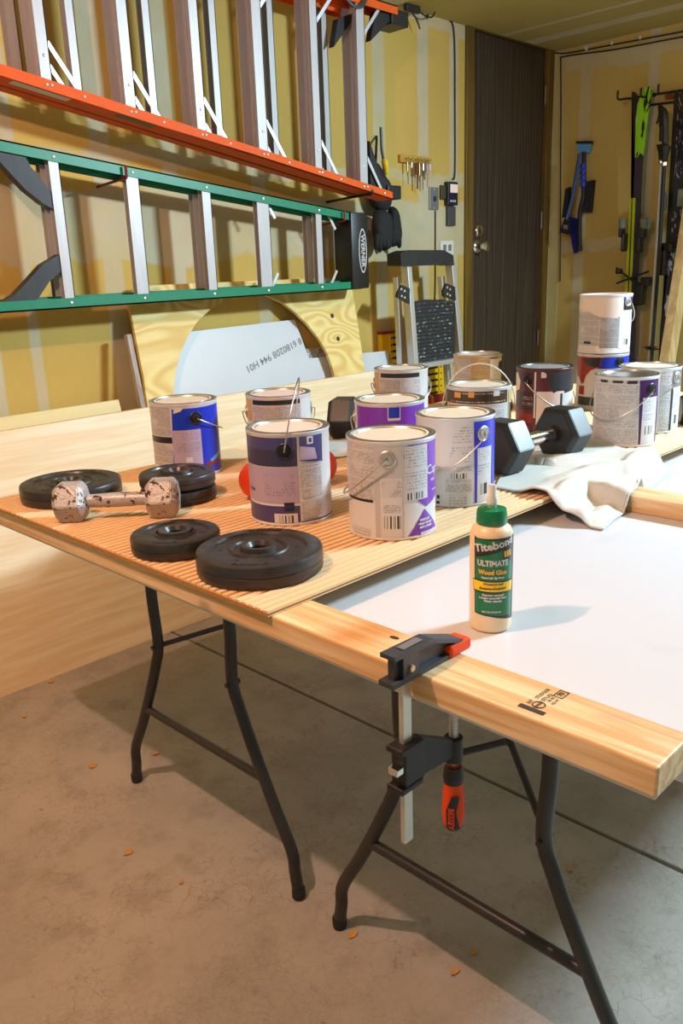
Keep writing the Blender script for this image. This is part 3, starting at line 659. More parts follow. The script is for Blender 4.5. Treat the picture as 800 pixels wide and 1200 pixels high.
# ------------------------------------------------------------------ glue bottle
gb = PZ(574, 733, ZB); Rg = 25*depth((gb.x, gb.y, .85))/F
M_glue = flat('cream_bottle_plastic', s2l((240, 214, 178)), .35, 0, .02, 20); M_gcap = flat('green_cap', s2l((10, 120, 78)), .35); M_glab = flat('green_label', s2l((14, 118, 72)), .3)
zt = PX(574, 567, gb.x).z-ZB; k = zt/.228
t = thing('glue_bottle', 'cream wood glue bottle with green cap and green label on the white sheet', 'glue bottle', (gb.x, gb.y, ZB))
prof = [(Rg*.86, 0), (Rg*.97, .003), (Rg, .008), (Rg, .148*k), (Rg*.97, .156*k), (Rg*.88, .163*k), (Rg*.66, .168*k), (Rg*.62, .172*k)]
obj('body', lathe(bmesh.new(), prof, 48), M_glue, t, True)
cp = obj('cap', lathe(bmesh.new(), [(Rg*.70, .169*k), (Rg*.72, .171*k), (Rg*.70, .186*k), (Rg*.66, .191*k), (Rg*.3, .193*k)], 40), M_gcap, t, True, 50)
obj('nozzle', lathe(bmesh.new(), [(.0062, .190*k), (.0068, .196*k), (.0085, .198*k), (.0088, .206*k), (.0062, .211*k), (.0060, .224*k), (.0045, .228*k)], 24), flat('white_nozzle', (.72, .74, .72), .3), t, True)
class GB(Can):
    def __init__(s): s.cx, s.cy, s.z, s.k, s.o, s.hz = gb.x, gb.y, ZB, 0, t, .2
    def hit(s, px, py): return canhit(s.cx, s.cy, px, py, Rg)
    def uv(s, px, py):
        a, z = s.hit(px, py); a0 = math.atan2(-s.cy, -s.cx); a = (a-a0+PI) % (2*PI)-PI+a0; return a*Rg, z-s.z
    def add(s, bm, mat, name):
        global RC; keep = RC; RC = Rg; s.k += 1; r = obj(name, wrap(bm, Rg+.0002+s.k*.00004, .003), mat, s.o); RC = keep; return r
g = GB()
M_gold = flat('label_gold', s2l((238, 180, 60)), .35); M_yel = flat('label_yellow', s2l((250, 205, 20)), .35)
g.poly([(556, 627), (559, 630), (604, 624), (601, 722), (575, 723), (556, 717)], M_dk, 'label'); g.poly([(557.5, 632), (560, 631), (599, 631), (597, 719), (575, 721), (557, 716)], M_glab, 'label')
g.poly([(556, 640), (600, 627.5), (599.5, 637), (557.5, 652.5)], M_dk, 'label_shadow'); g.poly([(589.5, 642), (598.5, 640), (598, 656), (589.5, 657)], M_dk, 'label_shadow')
u0, v0 = g.uv(556, 646); u1, v1 = g.uv(600, 632)
def gtext(body, x, y, size, mat, bold=0, rot=0, fit=None):
    u, v = g.uv(x, y); bm = text_bm(body, size, bold)
    if fit:
        w_ = max(q.co.x for q in bm.verts)-min(q.co.x for q in bm.verts); wt = g.uv(fit[1], y)[0]-g.uv(fit[0], y)[0]
        bmesh.ops.scale(bm, vec=(wt/w_, 1, 1), verts=bm.verts); u = (g.uv(fit[0], y)[0]+g.uv(fit[1], y)[0])/2
    bmesh.ops.rotate(bm, cent=(0, 0, 0), matrix=Matrix.Rotation(rot, 3, 'Z'), verts=bm.verts)
    bmesh.ops.translate(bm, vec=(u, v, 0), verts=bm.verts); g.k += 3; g.add(bm, mat, 'lettering')
gtext('Titebond', 577, 640, .0165, M_lw, .0006, .20, (556.5, 599.5)); gtext('III', 594, 648.5, .0125, M_gold, .0006, .1, (590.5, 597.5))
gtext('ULTIMATE', 577, 661, .0125, M_lw, .0006, 0, (559.5, 594.5)); gtext('Wood Glue', 577, 671.3, .0100, M_gold, .0005, 0, (560.5, 593)); gtext('Rated #1 By Pros', 577, 677.5, .0045, M_lw, .0003, 0, (564, 590))
g.poly([(555, 676.5), (575, 681.5), (599.5, 677), (598, 691), (575, 695), (555.5, 691)], M_dk, 'label_band'); g.poly([(555.5, 678), (575, 682.5), (598.5, 678.5), (597.5, 690), (575, 693.5), (556, 689.5)], M_yel, 'label_band')
gtext('Waterproof', 577, 684.8, .0055, M_brown, .0002, 0, (566, 589)); gtext('Exterior/Interior', 577, 690, .0052, M_brown, .0002, 0, (562, 592))
gtext('Superior strength', 577, 697.5, .0046, M_lw, .0003, 0, (565, 590)); gtext('Longer assembly time', 577, 700.8, .0046, M_lw, .0003, 0, (562, 592)); gtext('Water cleanup', 577, 704.2, .0046, M_lw, .0003, 0, (567, 587)); gtext('NET 16 FL OZ (473 ml)', 575, 717, .0036, M_lw, .0002, 0, (565, 586))

# ------------------------------------------------------------------ bar clamp
M_cast = flat('dark_cast_iron', (.055, .062, .075), .42, .3, .3, 90); M_castb = flat('black_cast_iron', (.014, .012, .013), .45, 0, .3, 60); M_clor = flat('clamp_orange', s2l((238, 76, 20)), .5, spec=.25); M_clbar = flat('nickel_bar', (.66, .64, .58), .32, .7, .08, 20)
xb = .730; pb = PX(474, 800, xb); yc = pb.y; zbot = PX(479, 986, xb).z
t = thing('bar_clamp', 'bar clamp with black jaws and orange handle gripping the long stamped stud', 'clamp', (xb, yc, zbot))
def cl(name, bm, m, par=None, sm_=False):
    bmesh.ops.translate(bm, vec=-Vector((xb, yc, zbot)), verts=bm.verts); return obj(name, bm, m, par or t, sm_)
cl('bar', box(xb-.0085, xb+.0085, yc-.004, yc+.004, zbot, ZS+.018, bev=.0008), M_clbar)
zj0, zj1 = ZS+.0008, ZS+.043
# I-beam upper jaw
bm = bmesh.new()
for z0, z1, wd in ((zj1-.006, zj1, .0125), (zj0+.006, zj1-.006, .005), (zj0-.001, zj0+.006, .0125)):
    zt2 = z1-.010 if z1 == zj1 else z1-.008
    if z1 == zj1:
        poly_ext(bm, [(xb-.032, yc-wd, z0), (xb+.045, yc-wd, z0-.002), (xb+.108, yc-wd, z0-.024), (xb+.108, yc-wd, z1-.024), (xb+.045, yc-wd, z1-.002), (xb-.032, yc-wd, z1)], (0, 2*wd, 0))
    elif wd < .01: poly_ext(bm, [(xb-.026, yc-wd, z0), (xb+.103, yc-wd, z0), (xb+.103, yc-wd, z1-.022), (xb+.045, yc-wd, z1), (xb-.026, yc-wd, z1+.001)], (0, 2*wd, 0))
    else: bx(bm, xb-.036, xb+.104, yc-wd, yc+wd, z0, z1)
bx(bm, xb-.015, xb+.015, yc-.0115, yc+.0115, zj0-.0005, zj1-.004)
uj = cl('upper_jaw', bm, M_cast)
cl('rivet', tube(bmesh.new(), [(xb, yc-.0145, zj0+.016), (xb, yc+.0145, zj0+.016)], .0045, 14), flat('brass_rivet', (.6, .45, .3), .35, .6), uj, True)
pl = bmesh.new(); bx(pl, xb-.008, xb+.030, yc-.006, yc+.006, zj1-.0002, zj1+.0008); cl('name_plate', pl, M_greyp, uj)
bm = box(xb+.078, xb+.124, yc-.0155, yc+.0155, ZS+.0002, ZS+.017, bev=.004); cl('pad', bm, M_clor)
# sliding jaw
zs = PX(476, 893, xb).z
bm = box(xb-.016, xb+.026, yc-.0125, yc+.0125, zs-.030, zs+.028, bev=.003)
bx(bm, xb-.024, xb+.02, yc-.014, yc+.014, zs-.036, zs-.027, bev=.002); bx(bm, xb-.024, xb+.02, yc-.014, yc+.014, zs+.022, zs+.031, bev=.002)
xs = xb+.104; zn = .640
poly_ext(bm, [(xb+.020, yc-.007, zs-.030), (xb+.026, yc-.007, zs+.028), (xs-.010, yc-.007, zn+.002), (xs+.006, yc-.007, zn), (xs+.006, yc-.007, zn-.026)], (0, .014, 0))
tube(bm, [(xs, yc, zn-.036), (xs, yc, zn)], .0135, 20)
sj = cl('sliding_jaw', bm, M_castb)
cl('lock_pin', box(xb-.029, xb-.012, yc-.010, yc+.006, zs-.006, zs+.004, bev=.001), M_chrome, sj)
bm = tube(bmesh.new(), [(xs, yc, zn-.060), (xs, yc, ZT-.0065)], .0058, 16)
for i in range(40):
    zz = ZT-.014-i*.0038; lathe(bm, [(.0058, -.0007), (.0070, 0), (.0058, .0007)], 14, (xs, yc, zz), False, False)
cl('screw', bm, M_clbar, None, True)
cl('swivel_pad', lathe(bmesh.new(), [(.011, -.012), (.0125, -.009), (.0125, -.0035), (.011, -.0005)], 20, (xs, yc, ZT)), M_castb, None, True)
zh = PX(531, 895, xs).z; zhb = PX(531, 969, xs).z; Lh = zh-zhb
hp = [(.009, 0), (.013, -.004), (.0145, -Lh*.18), (.0135, -Lh*.27), (.0150, -Lh*.45), (.0165, -Lh*.7), (.0150, -Lh*.92), (.011, -Lh*.99), (.005, -Lh)]
hd = cl('handle', lathe(bmesh.new(), hp[::-1], 28, (xs, yc, zh)), M_clor, None, True)
def ring(z0, z1, sc, m, name):
    def rad(z):
        for (r1, a1), (r2, a2) in zip(hp, hp[1:]):
            if a2 <= z <= a1: return r1+(r2-r1)*((z-a1)/(a2-a1) if a2 != a1 else 0)
        return hp[-1][0]
    n = 12; cl(name, lathe(bmesh.new(), [(rad(z1+(z0-z1)*k/n)*sc+.0002, z1+(z0-z1)*k/n) for k in range(n+1)], 28, (xs, yc, zh)), m, hd, True)
ring(-.0005, -Lh*.27, 1.02, M_castb, 'collar'); ring(-Lh*.93, -Lh*.995, 1.02, M_castb, 'end_cap')
# grip inlay and lettering wrapped on the handle
keep = RC; RC = .0162; a0 = math.atan2(-yc, -xs)
def hwrap(bm, m, name, off):
    b2 = wrap(bm, RC+off, .003); bmesh.ops.translate(b2, vec=(xs, yc, zh), verts=b2.verts); cl(name, b2, m, hd)
bm = bmesh.new(); uc = a0*RC
bm.faces.new([bm.verts.new((uc+x, -Lh*z, 0)) for x, z in ((-.010, .92), (.009, .92), (.004, .66), (.009, .42), (-.002, .40), (-.0105, .64))]); hwrap(bm, M_castb, 'grip_inlay', .0008)
bm = text_bm('BESSEY', .0115, .0003); bmesh.ops.rotate(bm, cent=(0, 0, 0), matrix=Matrix.Rotation(-PI/2, 3, 'Z'), verts=bm.verts); bmesh.ops.translate(bm, vec=(uc-.0035, -Lh*.76, 0), verts=bm.verts); hwrap(bm, M_clor, 'lettering', .0012)
RC = keep

# ------------------------------------------------------------------ boards leaning on the left wall
def lean(y0, y1, z1):
    p0 = Vector((0, y0, 0)); n = Vector((0, 1, 0)).cross(Vector((1, 0, 0))); d = Vector((0, y1-y0, z1)).normalized(); n = Vector((1, 0, 0)).cross(d); return p0, n.normalized(), d
def lean_poly(pl, pts, th): p0, n, d = pl; nn = n if n.y > 0 else -n; return poly_ext(bmesh.new(), [PP(x, y, p0, n) for x, y in pts], nn*th)
M_tan = wood('tan_oak_veneer', s2l((236, 202, 152)), s2l((248, 228, 192)), 'x', 42, 190, .45)
P_tan = lean(2.482, 2.655, .845); p0, n_, d_ = P_tan
zt_ = PP(172, 478, p0, n_).z; yl = lambda z: p0.y+(2.655-2.482)*z/.845
bm = poly_ext(bmesh.new(), [(.45, yl(0), 0), (3.02, yl(0), 0), (3.02, yl(zt_), zt_), (.45, yl(zt_), zt_)], (0, .018, -.0))
tag(obj('veneer_panel', bm, M_tan), 'long smooth tan veneer panel leaning on edge behind the table', 'panel')
P_pale = lean(2.535, 2.80, .90)
M_pale = wood('pale_plywood', s2l((226, 204, 140)), s2l((240, 224, 168)), 'x', 14, 80, .6)
bm = lean_poly(P_pale, [(-60, 499), (150, 466.5), (150, 540), (-60, 580)], .012); lo = min(v.co.z for v in bm.verts)
zt2 = PP(75, 478, P_pale[0], P_pale[1]).z; xr = PP(147, 467, P_pale[0], P_pale[1]).x-.03; bm.free()
yl2 = lambda z: 2.535+(2.80-2.535)*z/.90
bm = poly_ext(bmesh.new(), [(.5, yl2(0), 0), (xr, yl2(0), 0), (xr, yl2(zt2), zt2), (.5, yl2(zt2), zt2)], (0, .012, 0))
tag(obj('plywood_sheet', bm, M_pale), 'pale plywood strip leaning between the tan panel and the wall', 'plywood')
# plywood with round cutout
M_ply = B('pine_plywood'); v = M_ply.obj(); f0 = M_ply.noise(M_ply.scale(v, (1.1, 1, 2.6)), 1.7, 1.5, .45, .6); f1 = M_ply.m('MULTIPLY_ADD', M_ply.m('SINE', f0*95), .5, .5); f2 = M_ply.noise(M_ply.scale(v, (.1, 1, 1)), 120, 2)
M_ply = M_ply.out(M_ply.mix(f1*.75+f2*.25, s2l((222, 180, 92)), s2l((244, 220, 146))), .6, 0, f2, .1)
P_ply = lean(2.56, 2.795, 1.22)
arc = [(203, 472), (203.5, 455), (206, 435), (211, 415), (219, 396), (231, 377), (247, 362), (266, 350), (288, 344), (310, 345), (330, 354), (347, 367), (361, 381), (373, 396), (383, 413), (390, 432), (394, 450), (396, 470)]
outer = [(397, 560), (436, 560), (428, 440), (420, 385), (412, 335), (395, 325), (160, 335), (150, 352), (156, 380), (168, 440), (176, 500), (190, 560), (203, 560)]
ob = lean_poly(P_ply, arc+outer, .015)
ply = tag(obj('cutout_plywood', ob, M_ply), 'pine plywood sheet with large round cutout leaning on the wall under the green ladder', 'plywood')
for px, py in ((389, 370), (396, 397)):
    p = PP(px, py, P_ply[0], P_ply[1]); bm = lathe(bmesh.new(), [(.011, 0), (.006, .0006)], 14); bmesh.ops.rotate(bm, cent=(0, 0, 0), matrix=Matrix.Rotation(PI/2-.19, 3, 'X'), verts=bm.verts); obj('knot', bm, M_knot, ply, loc=p-Vector((0, .0008, 0)))
# white melamine board seen through the cutout
P_mel = lean(2.60, 2.825, 1.10); M_mel = flat('white_melamine', (.62, .64, .67), .4, 0, .04, 8)
mb = tag(obj('melamine_board', lean_poly(P_mel, [(186, 393), (345, 374.5), (362, 420), (454, 411), (459, 440), (464, 560), (190, 560)], .016), M_mel), 'white melamine board with notched corner and printed number behind the round cutout', 'board')
p0, n_, d_ = P_mel; ta, tb = PP(289, 433, p0, n_), PP(352, 399, p0, n_); e1 = (ta-tb).normalized(); nn = n_ if n_.y > 0 else -n_; e2 = nn.cross(e1).normalized()
if e2.z > 0: e2 = -e2
tx = flat_map(text_bm('8 6180208 944 H01', 1, .01), (0, 0, 0), (1, 0, 0), (0, 1, 0)); wt = max(v.co.x for v in tx.verts)-min(v.co.x for v in tx.verts); sc = (ta-tb).length/wt
obj('printed_number', flat_map(tx, (ta+tb)/2-nn*.0008, e1*sc, e2*sc*.95), flat('faded_ink', (.18, .20, .24), .7), mb)
M_gran = B('speckled_laminate'); n = M_gran.noise(M_gran.obj(), 160, 3, .8); M_gran = M_gran.out(M_gran.mix(M_gran.sm(n, .4, .6), (.07, .07, .07), (.7, .68, .64)), .3)
tag(obj('laminate_offcut', lean_poly(lean(2.66, 2.84, 1.10), [(340, 410), (392, 406), (400, 440), (405, 560), (350, 560)], .006), M_gran), 'speckled grey laminate offcut behind the notch of the melamine board', 'offcut')
a_, b_ = PP(149.5, 392, P_ply[0], P_ply[1]), PP(165, 470, P_ply[0], P_ply[1]); b_ = a_+(b_-a_)*(a_.z/(a_.z-b_.z))
bm = beam(bmesh.new(), b_, a_, .022, .022, (0, 1, 0), .003); tag(obj('grey_stick', bm, wood('weathered_wood', s2l((120, 100, 84)), s2l((186, 172, 160)), 'z', 40)), 'weathered grey wooden stick leaning beside the cutout plywood', 'stick')

# ------------------------------------------------------------------ ladders on the left wall
M_gfib = flat('green_fibreglass', s2l((12, 128, 92)), .42, 0, .12, 35); M_ofib = flat('orange_fibreglass', s2l((228, 92, 20)), .6, 0, .08, 30, .25)
M_step = B('worn_aluminium'); v = M_step.obj(); n = M_step.noise(M_step.scale(v, (30, 30, 2)), 4, 3); M_step = M_step.out(M_step.mix(n, (.44, .43, .44), (.58, .57, .58)), .42, .18, n, .05)
M_bolt = flat('rivet_head', (.75, .75, .72), .3, .6)
def cchan_x(bm, p, q, dep, fl, inward, th=.005):
    """C rail from p to q along x: web on the outer side, flanges front/back; p,q = outer front edge"""
    p, q = Vector(p), Vector(q); s = inward
    for y0, y1, w0, w1 in ((0, dep, 0, th), (0, th, 0, fl), (dep-th, dep, 0, fl)):
        pts = [(p.x, p.y+y0, p.z+s*w0), (q.x, q.y+y0, q.z+s*w0), (q.x, q.y+y0, q.z+s*w1), (p.x, p.y+y0, p.z+s*w1)]
        poly_ext(bm, pts, (0, y1-y0, 0))
    return bm
def step_bm(x, w, y, dep, z0, z1, th=.003, lips=2):
    bm = box(x, x+w, y, y+th, z0, z1); bx(bm, x+w-th, x+w, y, y+dep, z0, z1); bx(bm, x, x+w, y+dep-th, y+dep, z0, z1)
    for k in range(1, lips+1):
        yy = y+dep*k/(lips+1); bx(bm, x+w-.008, x+w-th, yy-.002, yy+.002, z0, z1)
    return bm
# green stepladder, hung on its side
YF = 2.665
T0, T1, B0, B1 = PY(0, 163, YF), PY(418, 250, YF), PY(0, 367, YF), PY(418, 339, YF)
def ln(a, b, x): t = (x-a.x)/(b.x-a.x); return a+(b-a)*t
xl_, xr_ = .78, T1.x+.02
t = thing('green_stepladder', 'green fibreglass stepladder hung sideways on the wall with aluminium steps', 'ladder', (0, 0, 0))
for nm, A_, B_, s in (('rail', T0, T1, -1), ('rail', B0, B1, 1)):
    r = obj(nm, cchan_x(bmesh.new(), ln(A_, B_, xl_), ln(A_, B_, xr_), .05, .034, s), M_gfib, t)
    A2 = ln(A_, B_, xl_)+Vector((0, .055, s*.012)); B2 = ln(A_, B_, xr_-.08)+Vector((0, .055, s*.012))
    obj('rear_rail', cchan_x(bmesh.new(), A2, B2, .035, .028, s), M_gfib, t)
def rivet(par, x, y, z, r=.006):
    bm = lathe(bmesh.new(), [(r, 0), (r*.8, .002), (r*.3, .003)], 10); bmesh.ops.rotate(bm, cent=(0, 0, 0), matrix=Matrix.Rotation(PI/2, 3, 'X'), verts=bm.verts); obj('rivet', bm, M_bolt, par, True, loc=(x, y, z))
steps = [(66, 78), (153.5, 168), (240, 250), (303, 317), (371, 378)]
for i, (a_, b_) in enumerate(steps):
    x = PY(a_, 260, YF).x; x2 = PY(b_, 260, YF).x; w_ = max(x2-x, .03); ztp = ln(T0, T1, x).z-.006; zbt = ln(B0, B1, x).z+.006
    sp = obj('step', step_bm(x, w_, YF+.004, .026, zbt, ztp, lips=0), M_step, t)
    for z in (ztp-.016, zbt+.012): rivet(sp, x+w_/2, YF-.0005, z)
    if i in (0, 2, 4):
        rv = obj('rear_bar', step_bm(x-.004, .028, YF+.058, .028, zbt+.02, ztp-.02, lips=0), M_step, t)
for px, py, py2 in ((318, 228, 243), (390, 229, 250)):
    for s in (0, 1):
        x = PY(px-2, 240, YF).x; A_ = ln(T0, T1, x) if s == 0 else ln(B0, B1, x); sg = -1 if s == 0 else 1
        obj('diagonal_brace', beam(bmesh.new(), (x, YF+.03, A_.z+sg*.010), (x+.05*(1 if px > 350 else 1), YF+.03, A_.z+sg*.085), .012, .003, (0, 1, 0)), M_alu, t)
# knee braces, foot end
def px_poly(pts, y, th): return poly_ext(bmesh.new(), [PY(a, b, y) for a, b in pts], (0, th, 0))
M_kb = flat('scuffed_black_plastic', (.022, .022, .024), .5, 0, .6, 30)
obj('knee_brace', px_poly([(-45, 172), (-20, 172), (8, 174), (26, 177), (36, 195), (50, 214), (66, 230), (66, 247), (50, 238), (30, 222), (14, 205), (-3, 186), (-25, 176)], YF+.008, .038), M_kb, t)
obj('knee_brace', px_poly([(-45, 358), (-20, 360), (4, 354), (18, 345), (34, 328), (50, 310), (70, 298), (71, 318), (58, 330), (46, 348), (38, 357), (0, 361), (-20, 366)], YF+.008, .038), M_kb, t)
# top cap with oval badge
cx0, cx1 = PY(418, 300, YF-.012).x, PY(432, 300, YF-.012).x
zc1, zc0 = PY(425, 249, YF-.012).z, PY(425, 338, YF-.012).z
cap = obj('top_cap', box(cx0-.03, cx1, YF-.012, YF+.10, zc0, zc1, bev=.006), M_black, t, True)
pc_ = PY(425, 294, YF-.012); zz1, zz0 = PY(425, 268, YF-.012).z, PY(425, 320, YF-.012).z; hz_, hx_ = (zz1-zz0)/2, (cx1-cx0)*.33
yb = YF-.0125
def oval(rx, rz, y, m):
    bm = bmesh.new(); poly_ext(bm, [(pc_.x+rx*math.cos(a), y, pc_.z+rz*math.sin(a)) for a in [k*PI/16 for k in range(32)]], (0, .001, 0)); return obj('badge', bm, m, cap)
oval(hx_, hz_, yb, M_lw); oval(hx_*.8, hz_*.93, yb-.0004, M_dk)
tx = text_bm('WERNER', 1, .02); wt = max(v.co.x for v in tx.verts)-min(v.co.x for v in tx.verts); sc = hz_*1.5/wt
obj('lettering', flat_map(tx, (pc_.x, yb-.0006, pc_.z), Vector((0, 0, -1))*sc, Vector((1, 0, 0))*sc*.95), M_lw, cap)
for px, py, i in ((146, 200, 0), (402, 245, 1)):
    p = PY(px, py, YF-.006); zt_l = ln(T0, T1, p.x).z
    bm = tube(bmesh.new(), smoothpath([(p.x, YW-.001, zt_l-.055), (p.x, YF+.02, zt_l-.045), (p.x, YF-.010, zt_l-.043), (p.x, YF-.014, zt_l-.03), (p.x, YF-.014, zt_l-.005)], 4), .005, 8)
    tag(obj('wall_hook', bm, flat('red_rubber', s2l((120, 28, 22)), .5)), ('red coated wall hook holding the green ladder near its second step', 'red coated wall hook holding the green ladder near its black cap')[i], 'hook')

# orange stepladder
YO = 2.585
L0, L1 = PY(0, 88, YO), PY(460, 234, YO); U1 = PY(466, 13, YO); U0 = PY(430, -2, YO)
U0 = U1+Vector((-1, 0, .012))
t = thing('orange_stepladder', 'orange fibreglass stepladder with wide aluminium steps hung sideways above the green ladder', 'ladder', (0, 0, 0))
xo0, xo1 = .62, L1.x
low = obj('rail', cchan_x(bmesh.new(), ln(L0, L1, xo0), ln(L0, L1, xo1), .092, .032, 1), M_ofib, t)
upp = obj('rail', cchan_x(bmesh.new(), ln(U0, U1, xo0)+Vector((0, 0, .02)), ln(U0, U1, U1.x)+Vector((0, 0, .02)), .092, .034, -1), M_ofib, t)
obj('rear_rail', cchan_x(bmesh.new(), ln(L0, L1, xo0)+Vector((0, .100, 0)), ln(L0, L1, xo1-.1)+Vector((0, .100, 0)), .055, .030, 1), M_ofib, t)
obj('rear_rail', cchan_x(bmesh.new(), ln(U0, U1, xo0)+Vector((0, .100, 0)), ln(U0, U1, xo1-.1)+Vector((0, .100, 0)), .055, .030, -1), M_ofib, t)
st2 = [(12, 22, 0), (50, 62.5, 1), (149, 161, 1), (233, 243, 1), (305, 315.5, 1), (371, 379, 1), (423.5, 432.5, 1)]
prevx = None
for a_, b_, full in st2:
    py = 80+ (a_/460)*140; x = PY(a_, py, YO).x; x2 = PY(b_, py, YO).x; w_ = max(x2-x, .036); z0, z1 = ln(L0, L1, x).z+.006, ln(U0, U1, x).z+.012
    if not full:
        obj('rear_bar', step_bm(x+.06, .034, YO+.105, .036, z0+.02, z1-.02, lips=0), M_step, t); continue
    sp = obj('step', step_bm(x, w_, YO+.006, .085, z0, z1, lips=3), M_step, t)
    rivet(sp, x+w_*.35, YO-.0005, z0+.008, .005); rivet(sp, x+w_*.8, YO-.0005, z0+.008, .005); rivet(sp, x+w_*.5, YO+.0055, z0+.09, .005)
    obj('diagonal_brace', beam(bmesh.new(), (x+w_, YO+.012, z0+.13), (x+w_+.105, YO+.012, ln(L0, L1, x+w_+.105).z+.012), .014, .003, (0, 1, 0)), M_alu, t)
    obj('diagonal_brace', beam(bmesh.new(), (x+w_, YO+.08, z0+.13), (x+w_+.105, YO+.08, ln(L0, L1, x+w_+.105).z+.012), .014, .003, (0, 1, 0)), M_alu, t)
    obj('diagonal_brace', beam(bmesh.new(), (x+w_, YO+.012, z1-.13), (x+w_+.105, YO+.012, ln(U0, U1, x+w_+.105).z), .014, .003, (0, 1, 0)), M_alu, t)
    rivet(low, x+w_+.10, YO-.0005, ln(L0, L1, x+w_+.10).z+.016, .005)
    xr2 = x+.165
    if xr2 < xo1-.12: obj('rear_bar', step_bm(xr2, .030, YO+.108, .034, ln(L0, L1, xr2).z+.012, ln(U0, U1, xr2).z-.012, lips=0), M_step, t)
M_stick = print_mat('sticker_print', (.62, .58, .50), (.1, .1, .1), .010, .5)
for a_, b_ in ((14, 82), (133, 178)):
    xa, xb2 = PY(a_, 105, YO+.03).x, PY(b_, 128, YO+.03).x; A_, B_ = ln(L0, L1, xa), ln(L0, L1, xb2)
    obj('sticker', poly_ext(bmesh.new(), [(A_.x, YO+.012, A_.z-.0006), (B_.x, YO+.012, B_.z-.0006), (B_.x, YO+.05, B_.z-.0006), (A_.x, YO+.05, A_.z-.0006)], (0, 0, .0004)), M_lw if a_ == 14 else M_dk, low)
# feet and gussets
zf = L1.z
obj('foot', box(xo1-.02, xo1+.07, YO+.008, YO+.095, zf+.004, zf+.062, bev=.004), M_black, t)
obj('foot', box(U1.x-.03, U1.x+.08, YO+.008, YO+.12, U1.z-.05, U1.z+.01, bev=.004), M_black, t)
obj('gusset', px_poly([(433, 165), (446, 205), (456, 215), (470, 228), (434, 218)], YO+.02, .03), M_black, t)
obj('gusset', px_poly([(434, 48), (440, 12), (468, 16), (478, 24), (455, 26)], YO+.02, .03), M_black, t)
obj('gusset', px_poly([(391, 55), (396, 22), (412, 16), (410, 28)], YO+.06, .03), M_black, t)
for x in (2.83,):
    p = ln(L0, L1, x); bm = tube(bmesh.new(), smoothpath([(x, YW-.001, p.z-.02), (x, YO+.05, p.z-.009), (x, YO-.012, p.z-.007), (x, YO-.018, p.z+.01)], 4), .006, 8)
    tag(obj('wall_hook', bm, M_black), 'black wall hook under the lower rail of the orange ladder', 'hook')
# cable coil and hanging cable over the orange ladder
bm = bmesh.new(); p = PY(418, 3, YO-.02)
tube(bm, [(p.x+.07*math.cos(a), YO-.016-.003*math.sin(3*a), p.z+.05+.066*math.sin(a)) for a in [k*PI/16 for k in range(32)]], .006, 8, closed=True)
tube(bm, [(p.x+.062*math.cos(a), YO-.010+.002*math.sin(3*a), p.z+.055+.066*math.sin(a)) for a in [k*PI/16 for k in range(32)]], .005, 8, closed=True)
tag(obj('cable_coil', bm, flat('grey_cable', (.07, .07, .07), .4), None, True), 'dark grey cable coil looped over the upper rail of the orange ladder', 'cable')
bm = bmesh.new()
for pts in ([(478, 0), (481, 12), (488, 22), (491, 31)], [(484, 0), (484, 14), (489, 26), (492, 34)], [(488, 10), (497, 18), (506, 20), (510, 12)]):
    tube(bm, smoothpath([PY(a, b, 2.80) for a, b in pts], 4), .004, 7)
bm2 = box(PY(474, 5, 2.80).x, PY(490, 5, 2.80).x, 2.785, 2.81, PY(480, 14, 2.80).z, ZC-.002, bev=.004)
cb = tag(obj('hanging_cable', bm, M_wire, None, True), 'tangle of dark cables hanging from the ceiling edge by the door', 'cable'); obj('cable_bundle', bm2, M_wire, cb)
# surface cables along ceiling line
bm = bmesh.new(); tube(bm, smoothpath([PY(500, 22, YW-.006), PY(506, 12, YW-.006), PY(525, 22, YW-.006), PY(532, 40, YW-.006), PY(533, 120, YW-.006), PY(533, 200, YW-.006), PY(530, 210, YW-.006)], 5), .004, 7)
tag(obj('wall_cable', bm, M_wire, None, True), 'thin dark cable running down the wall beside the door frame', 'cable')

# ------------------------------------------------------------------ hanging things by the door
kp0, kp1 = PY(466, 183, YW), PY(500, 191, YW)
t = thing('key_rack', 'small golden wooden key rack with bunches of keys on the wall', 'key rack', (kp0.x, YW, kp0.z))
rel = lambda p: Vector(p)-Vector((kp0.x, YW, kp0.z))
M_krk = wood('golden_wood', s2l((176, 128, 40)), s2l((206, 160, 66)), 'x')
kz0, kz1 = PY(483, 192, YW).z, PY(483, 183, YW).z
bm = box(0, kp1.x-kp0.x, -.018, -.0005, kz0-kp0.z, kz1-kp0.z, bev=.003); obj('board', bm, M_krk, t)
M_brass = flat('brass', (.5, .36, .16), .35, 1); kcols = [M_brass, M_steel, flat('leather_fob', s2l((110, 48, 24)), .6), M_brass, M_steel, flat('pink_fob', s2l((190, 150, 140)), .5), M_lw]
for i, px in enumerate((472, 477, 483, 486, 491, 495, 498)):
    p = PY(px, 188, YW); x = p.x-kp0.x; z = kz0-kp0.z+.018
    hk = obj('hook', tube(bmesh.new(), [(x, -.018, z), (x, -.034, z), (x, -.037, z+.008)], .002, 6), M_brass, t)
    Lk = (.10, .055, .12, .13, .075, .11, .06)[i]; wk = (.010, .012, .024, .012, .018, .020, .014)[i]
    ring_ = obj('key', tube(bmesh.new(), [(x+.009*math.cos(a), -.031, z-.009+.009*math.sin(a)) for a in [k*PI/6 for k in range(12)]], .0012, 5, closed=True), M_steel, t)
    bm = box(x-wk/2, x+wk/2, -.034, -.029, z-.018-Lk*.45, z-.016, bev=.002); bx(bm, x-wk*.2, x+wk*.2, -.033, -.030, z-.018-Lk, z-.018-Lk*.45); obj('key_blade', bm, kcols[i], ring_)
